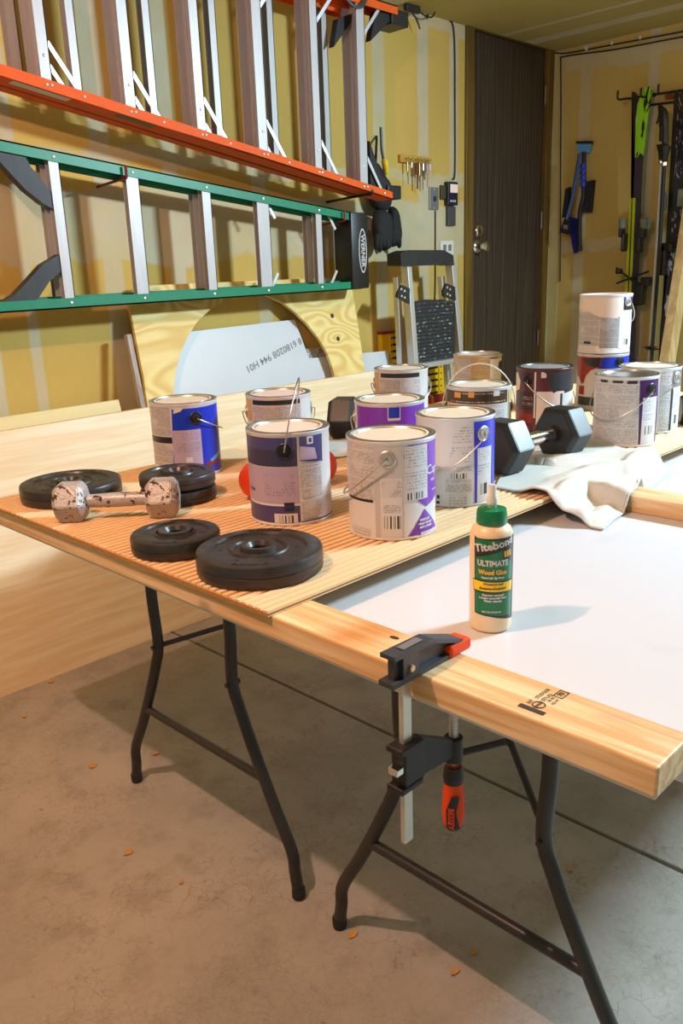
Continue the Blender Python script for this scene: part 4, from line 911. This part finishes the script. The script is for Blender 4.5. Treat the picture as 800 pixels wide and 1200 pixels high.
def wallbox(name, x0, y0, x1, y1, th, m, label, cat, bev=.003, y=YW):
    a, b = PY(x0, (y0+y1)/2, y-th), PY(x1, (y0+y1)/2, y-th); za, zb = PY((x0+x1)/2, y0, y-th).z, PY((x0+x1)/2, y1, y-th).z
    return tag(obj(name, box(a.x, b.x, y-th, y-.0004, zb, za, bev=bev), m), label, cat), (a.x, b.x, zb, za)
o, r_ = wallbox('switch_plate', 503.5, 219.5, 514, 246, .008, M_greyp, 'grey metal switch plate below the keys on the wall', 'switch')
xm, zm = (r_[0]+r_[1])/2, (r_[2]+r_[3])/2
obj('toggle', box(xm-.006, xm+.006, YW-.018, YW-.008, zm-.012, zm+.012, bev=.002), M_dk, o)
for dz in (-.045, .045): obj('screw', box(xm-.004, xm+.004, YW-.0095, YW-.008, zm+dz-.004, zm+dz+.004, bev=.001), M_steel, o)
wallbox('bell_button', 517, 217, 523, 233.5, .014, flat('olive_plastic', s2l((70, 66, 40)), .5), 'small dark olive push button box between switch plate and keypad', 'button')
o, r_ = wallbox('door_keypad', 525, 213, 536.5, 240.5, .028, flat('blue_black_plastic', (.012, .016, .03), .35), 'black opener keypad with lit screen beside the door frame', 'keypad')
em = B('lit_screen'); em.bsdf.inputs['Emission Strength'].default_value = .35; em.bsdf.inputs['Emission Color'].default_value = (1, .75, .62, 1); M_scr = em.out((.6, .5, .45), .3)
obj('screen', box(r_[0]+.018, r_[1]-.004, YW-.0292, YW-.0278, r_[2]+.062, r_[3]-.012), M_scr, o)
for k in range(3): obj('button', box(r_[0]+.018+k*.018, r_[0]+.028+k*.018, YW-.030, YW-.0278, r_[2]+.015, r_[2]+.026, bev=.001), M_lw, o)
wallbox('grey_wall_box', 525, 242, 534, 264.5, .018, flat('dark_grey_box', (.07, .07, .075), .5), 'dark grey box under the keypad', 'box')
o, r_ = wallbox('outlet_plate', 516, 282, 531.5, 302, .007, M_whitep, 'white outlet plate partly behind the folded platform ladder', 'outlet')
for k in (-1, 1): obj('outlet', box((r_[0]+r_[1])/2+k*.022-.012, (r_[0]+r_[1])/2+k*.022+.012, YW-.009, YW-.007, r_[2]+.035, r_[3]-.02, bev=.002), flat('outlet_shadow', (.2, .19, .17), .5), o)
pa = PY(510, 247, YW-.005)
tag(obj('drop_cable', tube(bmesh.new(), [pa, PY(510, 330, YW-.005), PY(508, 400, YW-.005)], .0035, 7), M_wire), 'thin cable hanging straight down from the switch plate', 'cable')
# black bag with gloves and yellow-handled tool
def blob(pts, y, th, m, name, parent, seed=0):
    """rounded cloth lump from an outline"""
    P = [PY(a, b, y) for a, b in pts]; cen = sum(P, Vector())/len(P); bm = bmesh.new(); rings = []
    for k, (s, off) in enumerate(((.55, -th), (.86, -th*.75), (1.0, -th*.2), (1.0, th*.3), (.9, th*.6))):
        rings.append([bm.verts.new(cen+(p-cen)*s+Vector((0, off+  .016*mnoise.noise(p*22+Vector((k, seed, 0))), 0))) for p in P])
    n = len(P)
    for a, b in zip(rings, rings[1:]):
        for i in range(n): bm.faces.new((a[i], a[(i+1) % n], b[(i+1) % n], b[i]))
    bm.faces.new(rings[0]); bm.faces.new(rings[-1][::-1]); o = obj(name, bm, m, parent, True, 180)
    sub = o.modifiers.new('s', 'SUBSURF'); sub.levels = 2; sub.render_levels = 2; return o
bagp = PY(450, 240, 2.78)
tb_ = thing('tool_bag', 'black cloth tool bag hanging behind the orange ladder foot', 'bag', (0, 0, 0))
blob([(433, 185), (440, 190), (448, 208), (456, 212), (457, 240), (452, 250), (440, 248), (434, 235), (431, 215)], 2.79, .04, M_black_cloth, 'bag_body', tb_, 1)
obj('strap', tube(bmesh.new(), [PY(440, 190, 2.79), PY(441, 165, 2.82), PY(441, 160, 2.845)], .006, 6), M_black_cloth, tb_)
gl = thing('work_gloves', 'pair of black work gloves hanging below the orange ladder foot', 'gloves', (0, 0, 0))
blob([(441, 245), (450, 245), (457, 251), (458, 268), (457, 285), (452, 296), (446, 291), (440, 284), (437, 268), (438, 252)], 2.76, .035, M_black_cloth, 'glove', gl, 5)
blob([(456, 240), (464, 242), (466, 262), (469, 280), (465, 289), (458, 291), (455, 275), (455, 255)], 2.79, .03, M_black_cloth, 'glove', gl, 9)
for gi, (gx, gy, sp) in enumerate(((447, 283, 3.6), (462, 279, 3.0))):
    for k in range(4):
        x_ = gx+(k-1.5)*sp; yy_ = 2.745 if gi == 0 else 2.775
        ps = [PY(x_, gy-8, yy_), PY(x_+.4*(k-1.5), gy+2+2*(k % 2), yy_-.008), PY(x_+.9*(k-1.5), gy+9+3*math.sin(k*2+gi), yy_+.004)]
        obj('finger', tube(bmesh.new(), smoothpath(ps, 4), [.014]*5+[.0135, .012, .010, .006], 9), M_black_cloth, gl, True)
tl = thing('hand_tool', 'thin black rod tool with yellow handle stuck in the black bag', 'tool', (0, 0, 0))
obj('shaft', tube(bmesh.new(), [PY(446, 149, 2.76), PY(447, 175, 2.76), PY(449, 187, 2.76)], .0065, 8), M_black, tl, True)
obj('handle', tube(bmesh.new(), smoothpath([PY(450, 186, 2.755), PY(451.5, 195, 2.755), PY(453, 205, 2.755)], 3), [.012, .015, .016, .016, .015, .014, .013], 12), M_yellow, tl, True)

# ------------------------------------------------------------------ folded platform ladder and sawhorses by the wall
YL = 2.66
t = thing('platform_ladder', 'folded aluminium platform ladder with black top and black ridged platform', 'ladder', (0, 0, 0))
q = lambda a, b, y=YL: PY(a, b, y)
top = [(469, 297), (480, 293), (520, 293), (531, 299), (532, 311), (525, 310), (480, 312), (470, 311)]
obj('top_cap', px_poly(top, YL-.03, .085), M_kb, t)
for a_, b_, a2 in ((475.5, 309, 480), (527.5, 309, 533.5)):
    A_, B_ = q(a_, b_), q(a2, 425); d_ = (B_-A_); E_ = A_+d_*((A_.z-.0)/(A_.z-B_.z)); E_.y -= .06
    obj('rail', beam(bmesh.new(), E_+Vector((0, 0, .02)), A_, .032, .045, (0, 1, 0), .003), M_alu, t)
    obj('rear_rail', beam(bmesh.new(), E_+Vector((-.03, .09, .02)), A_+Vector((-.012, .05, -.06)), .026, .03, (0, 1, 0), .003), M_alu, t)
    obj('foot', box(E_.x-.028, E_.x+.028, E_.y-.03, E_.y+.03, 0, .05, bev=.005), M_rubber, t)
for pts in ([(471, 334), (480, 338), (480, 356), (465, 348), (466, 343)], [(523, 332), (533, 336), (534, 352), (520, 347), (519, 341)]):
    h = obj('hinge_plate', px_poly(pts, YL-.034, .012), M_kb, t); c_ = q(sum(a for a, _ in pts)/5, sum(b for _, b in pts)/5, YL-.035)
    for dx, dz in ((-.012, .02), (.012, .01), (-.01, -.012), (.012, -.02)): rivet(h, c_.x+dx, YL-.034, c_.z+dz, .006)
plf = obj('platform', px_poly([(482, 354), (500, 351), (518, 351), (532, 355), (533, 419), (505, 423), (484, 424)], YL-.03, .02), M_kb, t)
a_, b_ = q(485, 390, YL-.031), q(530, 390, YL-.031); z0, z1 = q(508, 420, YL-.031).z, q(508, 355, YL-.031).z
b = B('scuffed_black_ridge'); n_s = b.noise(b.scale(b.obj(), (1, 1, 1.6)), 34, 4, .7); M_ridge = b.out(b.mix(b.sm(n_s, .56, .66), (.03, .034, .038), (.42, .43, .44)), .45)
for k in range(16):
    z = z0+(z1-z0)*k/15; obj('ridge', box(a_.x+.006, b_.x-.004, YL-.034, YL-.029, z-.0045, z+.0045), M_ridge, plf)
for k in range(3):
    z = .25+k*.28; obj('step', box(q(480, 425).x+.02, q(533, 425).x-.01, YL-.07, YL-.0, z-.012, z+.012, bev=.003), M_alu, t)
def sawhorse(x0, x1, ytop, y, label, red=None):
    A_, B_ = PY(x0, ytop+5, y), PY(x1, ytop+5, y); zt = PY((x0+x1)/2, ytop, y).z; D = .03
    t = thing('folded_sawhorse', label, 'sawhorse', (A_.x, y, 0)); W = B_.x-A_.x
    obj('body', box(.0, W, 0, D, .02, zt-.012, bev=.004), M_yellow, t)
    obj('cap', box(-.004, W+.004, -.004, D+.002, zt-.010, zt, bev=.003), M_red, t)
    obj('foot', box(-.004, W+.004, -.006, D+.002, 0, .03, bev=.004), M_dk, t)
    if red: obj('red_clamp', box(-.008, W+.004, -.02, D*.5, PY((x0+x1)/2, red[1], y-.02).z, PY((x0+x1)/2, red[0], y-.02).z, bev=.008), M_red, t)
    k = 0; z = zt-.035; side = .62 if not red else 0
    while z > .1 and k < 26:
        obj('slot', box(W*side-.002, W*side+W*.38+.002, -.0012, .02, z-.006, z+.006), M_dk, t); obj('hole', box(W*.47, W*.53, -.008, -.006, z-.004, z+.004), M_dk, t); z -= .034; k += 1
    obj('spine', box(W*.42, W*.58, -.007, .001, .05, zt-.02, bev=.003), M_yellow, t)
sawhorse(447, 467, 388, 2.815, 'yellow plastic folded sawhorse behind the white board corner, beside the platform ladder')
sawhorse(503, 527, 392, 2.805, 'yellow plastic folded sawhorse with red clamp behind the black ladder platform', (462, 478))

# ------------------------------------------------------------------ ski wall
xs_ = XW-.10
def px_polyx(pts, x, th): return poly_ext(bmesh.new(), [PX(a, b, x) for a, b in pts], (th, 0, 0))
M_ski = B('green_black_ski_graphic'); v = M_ski.obj(); _, _, z_ = M_ski.xyz(v); nn_ = M_ski.noise(M_ski.scale(v, (1, 3, .8)), 7, 2, .5, 1.5); zb_ = PX(747, 183, xs_).z
cg = M_ski.mix(M_ski.sm(nn_, .56, .60), s2l((150, 220, 30)), (.01, .012, .01)); cg = M_ski.mix(M_ski.sm(nn_, .36, .33), cg, (.6, .65, .6)); cp_ = M_ski.mix(M_ski.sm(M_ski.noise(v, 12, 3), .5, .62), s2l((46, 36, 60)), (.012, .012, .015))
M_ski = M_ski.out(M_ski.mix(M_ski.sm(z_+(nn_-.5)*.1, zb_-.01, zb_+.01), cp_, cg), .3)
M_skid = B('dark_ski_graphic'); v = M_skid.obj(); nn_ = M_skid.noise(M_skid.scale(v, (1, 3, 1)), 9, 3, .6, 2); M_skid = M_skid.out(M_skid.mix(M_skid.sm(nn_, .56, .62), (.02, .018, .024), (.40, .38, .40)), .3)
M_yg = flat('yellow_green_edge', s2l((190, 205, 30)), .35)
def bindings(t, cx, zl, dx, m=M_black):
    for i, (px, py, w_, h_) in enumerate(zl):
        p = PX(px, py, xs_-.03); b = obj('binding', box(p.x-.03, p.x+.03, p.y-w_/2, p.y+w_/2, p.z-h_/2, p.z+h_/2, bev=.012), m, t)
t = thing('skis', 'pair of skis with bright green tips and yellow edges leaning on the rack', 'skis', (0, 0, 0))
obj('ski', px_polyx([(762, 101), (757, 102), (752, 108), (747, 121), (744.5, 140), (743.5, 190), (741.5, 235), (738, 300), (735, 345), (727, 560), (738, 560), (745, 345), (748, 300), (749.5, 240), (752, 190), (756.5, 150), (760.5, 122), (762.5, 106)], xs_, .014), M_ski, t)
obj('ski', px_polyx([(740, 107), (744, 108), (747, 118), (745, 145), (743, 200), (740, 260), (733, 345), (724, 560), (731, 560), (738, 345), (744, 240), (744, 200)], xs_+.028, .014), flat('black_base', (.015, .015, .016), .4), t)
obj('ski_edge', px_polyx([(737.5, 232), (739.5, 232), (735, 345), (732, 345)], xs_-.003, .012), M_yg, t); obj('ski_edge', px_polyx([(741, 232), (744, 232), (741.5, 300), (739, 345), (736.5, 345), (739, 290)], xs_-.004, .012), M_yg, t)
M_gb = flat('grey_green_binding', (.17, .18, .14), .45, 0, .4, 30)
for px, py, w_, h_, m in ((729.5, 262, .03, .06, M_gb), (728, 273, .02, .05, M_black), (755.5, 262, .045, .06, M_gb), (752, 270, .04, .09, M_black), (749, 285, .03, .10, M_black), (731, 284, .02, .10, M_black), (757, 330, .05, .05, M_black), (750, 345, .05, .12, M_black), (725, 318, .025, .03, M_black)):
    p = PX(px, py, xs_-.03); obj('binding', box(p.x-.025, p.x+.03, p.y-w_/2, p.y+w_/2, p.z-h_/2, p.z+h_/2, bev=.009), m, t)
for a_, b_ in (((722, 314), (742, 330)), ((722, 332), (760, 318)), ((738, 326), (758, 338))): obj('brake_arm', tube(bmesh.new(), [PX(*a_, xs_-.04), PX(*b_, xs_-.04)], .006, 7), M_black, t)
t = thing('skis', 'pair of dark patterned skis beside the ski poles on the rack', 'skis', (0, 0, 0))
obj('ski', px_polyx([(800, 106), (796, 110), (794, 122), (792, 165), (788, 240), (784, 300), (774, 388), (768, 560), (778, 560), (790, 388), (797, 300), (803, 200), (806, 120), (804, 108)], xs_, .014), M_skid, t)
obj('ski', px_polyx([(790, 105), (793, 106), (796, 118), (793, 165), (786, 260), (773, 388), (764, 560), (770, 560), (780, 388), (788, 260)], xs_+.028, .014), flat('black_base', (.015, .015, .016), .4), t)
for px, py, w_, h_, m in ((776, 236, .03, .10, M_gb), (799, 232, .04, .09, M_gb), (782, 290, .06, .05, M_black), (777, 305, .04, .16, M_black)):
    p = PX(px, py, xs_-.03); obj('binding', box(p.x-.025, p.x+.03, p.y-w_/2, p.y+w_/2, p.z-h_/2, p.z+h_/2, bev=.009), m, t)
for a_, b_ in (((768, 280), (784, 294)), ((770, 296), (794, 284))): obj('brake_arm', tube(bmesh.new(), [PX(*a_, xs_-.04), PX(*b_, xs_-.04)], .006, 7), M_black, t)
# ski poles
t = thing('ski_poles', 'ski poles with black grips hanging between the two pairs of skis', 'ski poles', (0, 0, 0))
for dxp in (0, 3.2):
    P = lambda a, b, x=xs_-.085: PX(a+dxp, b+dxp*.8, x-dxp*.006)
    gr = obj('grip', tube(bmesh.new(), smoothpath([P(772, 124), P(775, 130), P(776, 145), P(776, 165)], 4), [.008, .011, .014, .016, .017, .017, .018, .017, .016, .016, .017, .018, .018], 10), M_black, t, True)
    obj('strap', tube(bmesh.new(), smoothpath([P(773, 126), P(771, 138), P(769, 145), P(773, 140)], 4), .004, 6), M_black, t)
    obj('shaft', tube(bmesh.new(), [P(775, 190), P(770, 280), P(760, 420), P(754, 520)], [.0105, .010, .009, .006], 10), M_alu if dxp == 0 else M_black, t, True)
    bm = lathe(bmesh.new(), [(.012, -.05), (.016, -.03), (.020, 0), (.03, .03), (.032, .036)], 16); obj('guard', bm, M_black, t, True, loc=P(775.5, 178))
    obj('collar', tube(bmesh.new(), [P(775, 188), P(775, 192)], .018, 12), M_chrome, t, True)
    obj('basket', lathe(bmesh.new(), [(.008, .0), (.035, .004), (.04, .008), (.008, .012)], 14), M_black, t, True, loc=P(761, 408))
# rack
t = thing('ski_rack', 'black steel wall rack with rods holding skis and poles', 'rack', (0, 0, 0))
for a_, b_ in (((745, 114), (830, 101)), ((745, 125), (830, 115))): obj('rail', tube(bmesh.new(), [PX(*a_, XW-.012), PX(*b_, XW-.012)], .006, 8), M_black, t)
for px, py in ((786, 108), (739, 115), (766, 112)):
    p = PX(px, py, XW-.012); obj('arm', tube(bmesh.new(), smoothpath([(XW-.001, p.y, p.z), (XW-.08, p.y, p.z-.01), (XW-.16, p.y, p.z-.02), (XW-.165, p.y, p.z+.02)], 4), .006, 8), M_black, t)
p = PX(787, 113, XW-.03); obj('arm_cap', tube(bmesh.new(), [(p.x, p.y+.03, p.z), (p.x, p.y-.03, p.z)], .011, 10), M_red, t)
# snow brushes
M_bblue = flat('blue_foam', s2l((30, 64, 190)), .6); M_dblue = flat('dark_blue_plastic', s2l((20, 30, 110)), .4); M_bpipe = flat('blue_anodised', s2l((60, 90, 150)), .3, .4)
xb_ = XW-.035
t = thing('snow_brush', 'blue-gripped snow brush and ice scraper hanging on the back wall', 'snow brush', (0, 0, 0))
obj('scraper', px_polyx([(674.5, 166), (693, 166), (690, 179), (678, 179)], xb_, .012), flat('scraper_blue', s2l((90, 160, 220)), .3), t); obj('scraper_edge', px_polyx([(674, 165.5), (693.5, 165), (693, 168.5), (675, 168.5)], xb_-.002, .016), M_black, t)
obj('shaft', tube(bmesh.new(), smoothpath([PX(684, 178, xb_), PX(683.5, 220, xb_), PX(683, 232, xb_), PX(679, 252, xb_), PX(679, 294, xb_)], 4), .012, 10), M_black, t, True)
for k in range(4):
    a_, b_ = PX(683, 192+k*7, xb_), PX(682.6, 197.8+k*7, xb_); obj('foam_grip', tube(bmesh.new(), [a_, a_+(b_-a_)*.5, b_], [.0165, .018, .0165], 12), M_bblue, t, True)
obj('bristles', px_polyx([(686, 213), (695.5, 211), (692, 249), (681.5, 249)], xb_+.005, .022), M_black_cloth, t); obj('brush_back', px_polyx([(666, 254), (676, 256), (680, 293), (672, 297), (669.5, 285)], xb_, .02), M_dblue, t)
t = thing('snow_brush', 'slim blue-handled snow brush with black brush head hanging tilted on the back wall', 'snow brush', (0, 0, 0))
obj('shaft', tube(bmesh.new(), smoothpath([PX(679, 180, xb_-.05), PX(674, 210, xb_-.05), PX(669, 236, xb_-.05), PX(663.5, 257, xb_-.05)], 4), .010, 10), M_bpipe, t, True)
obj('brush_head', px_polyx([(661, 256), (667.5, 258), (667, 275), (655, 272.5)], xb_-.055, .02), M_black, t); obj('bristles', px_polyx([(662, 221), (667, 219), (664, 252), (658, 255)], xb_-.052, .025), M_black_cloth, t); obj('tag', px_polyx([(660, 263), (665, 264), (664.5, 269), (659.5, 268)], xb_-.0565, .002), M_greyp, t)
# plank leaning on the back wall
M_plank = wood('plank', s2l((186, 150, 98)), s2l((222, 190, 136)), 'z', 30)
a_, b_ = PX(783, 415, 4.26), PX(806, 265, 4.56); b0 = b_+(a_-b_)*(b_.z/(b_.z-a_.z)); a2 = a_+(b_-a_)*1.25; a2 = a_+(b_-a_)*min(1.25, (XW-.03-a_.x)/(b_.x-a_.x))
tag(obj('plank', beam(bmesh.new(), b0, a2, .05, .085, (1, 0, 0), .002), M_plank), 'long bare wooden plank leaning on the back wall beside the dark skis', 'plank')
# cables clipped along the back wall and down the corner
bm = bmesh.new()
tube(bm, smoothpath([PX(649, 62, XW-.008), PX(665, 62, XW-.008), PX(720, 52, XW-.008), PX(800, 37, XW-.008), PX(860, 26, XW-.008)], 4), .004, 6)
tube(bm, smoothpath([PX(656, 330, XW-.008), PX(657, 120, XW-.008), PX(657, 74, XW-.008), PX(662, 66, XW-.008), PX(720, 58, XW-.008), PX(800, 43, XW-.008), PX(860, 32, XW-.008)], 5), .004, 6)
wc = tag(obj('clipped_cable', bm, M_wire, None, True), 'dark cables clipped along the top of the back wall and down the corner', 'cable')
for px, py in ((687, 57), (717, 50.5), (750, 44)): p = PX(px, py, XW-.008); obj('clip', box(p.x-.006, p.x+.007, p.y-.007, p.y+.007, p.z-.009, p.z+.009, bev=.002), M_whitep, wc)

# ------------------------------------------------------------------ debris on the floor
M_chip = flat('wood_chip', s2l((206, 150, 70)), .7, 0, .3, 60)
chips = [(60, 800, .014, 'curled wood chip on the floor under the tan panel'), (29, 841, .010, 'dry sliver on the floor near the tan panel bottom'), (108, 899, .014, 'flat brown chip on the floor left of the table leg'), (182, 884, .013, 'orange wood chip in the table shadow by the crossbar'), (151, 1000, .013, 'orange wood chip alone on open concrete'),
         (413, 1097, .013, 'wood chip touching the rubber foot below the clamp'), (533, 1139, .013, 'pale notched wood chip under the long crossbar'), (555, 1117, .009, 'small wood chip just behind the notched chip'), (668, 1020, .008, 'pale chip near the bent leg by the joint'), (266, 878, .008, 'tiny chip deep in the table shadow'), (212, 1035, .007, 'thin splinter on open concrete')]
for i, (px, py, r, lb) in enumerate(chips):
    p = PZ(px, py, 0); n = 7; a0 = random.random()*6
    pts = [(r*(.6+.5*random.random())*math.cos(a0+k*2*PI/n), r*.75*(.6+.5*random.random())*math.sin(a0+k*2*PI/n), .001+.003*random.random()) for k in range(n)]
    o = obj('wood_chip', poly_ext(bmesh.new(), pts, (0, 0, .0015)), M_chip, loc=(p.x, p.y, 0)); tag(o, lb, 'wood chip', 'chips scattered on the floor')
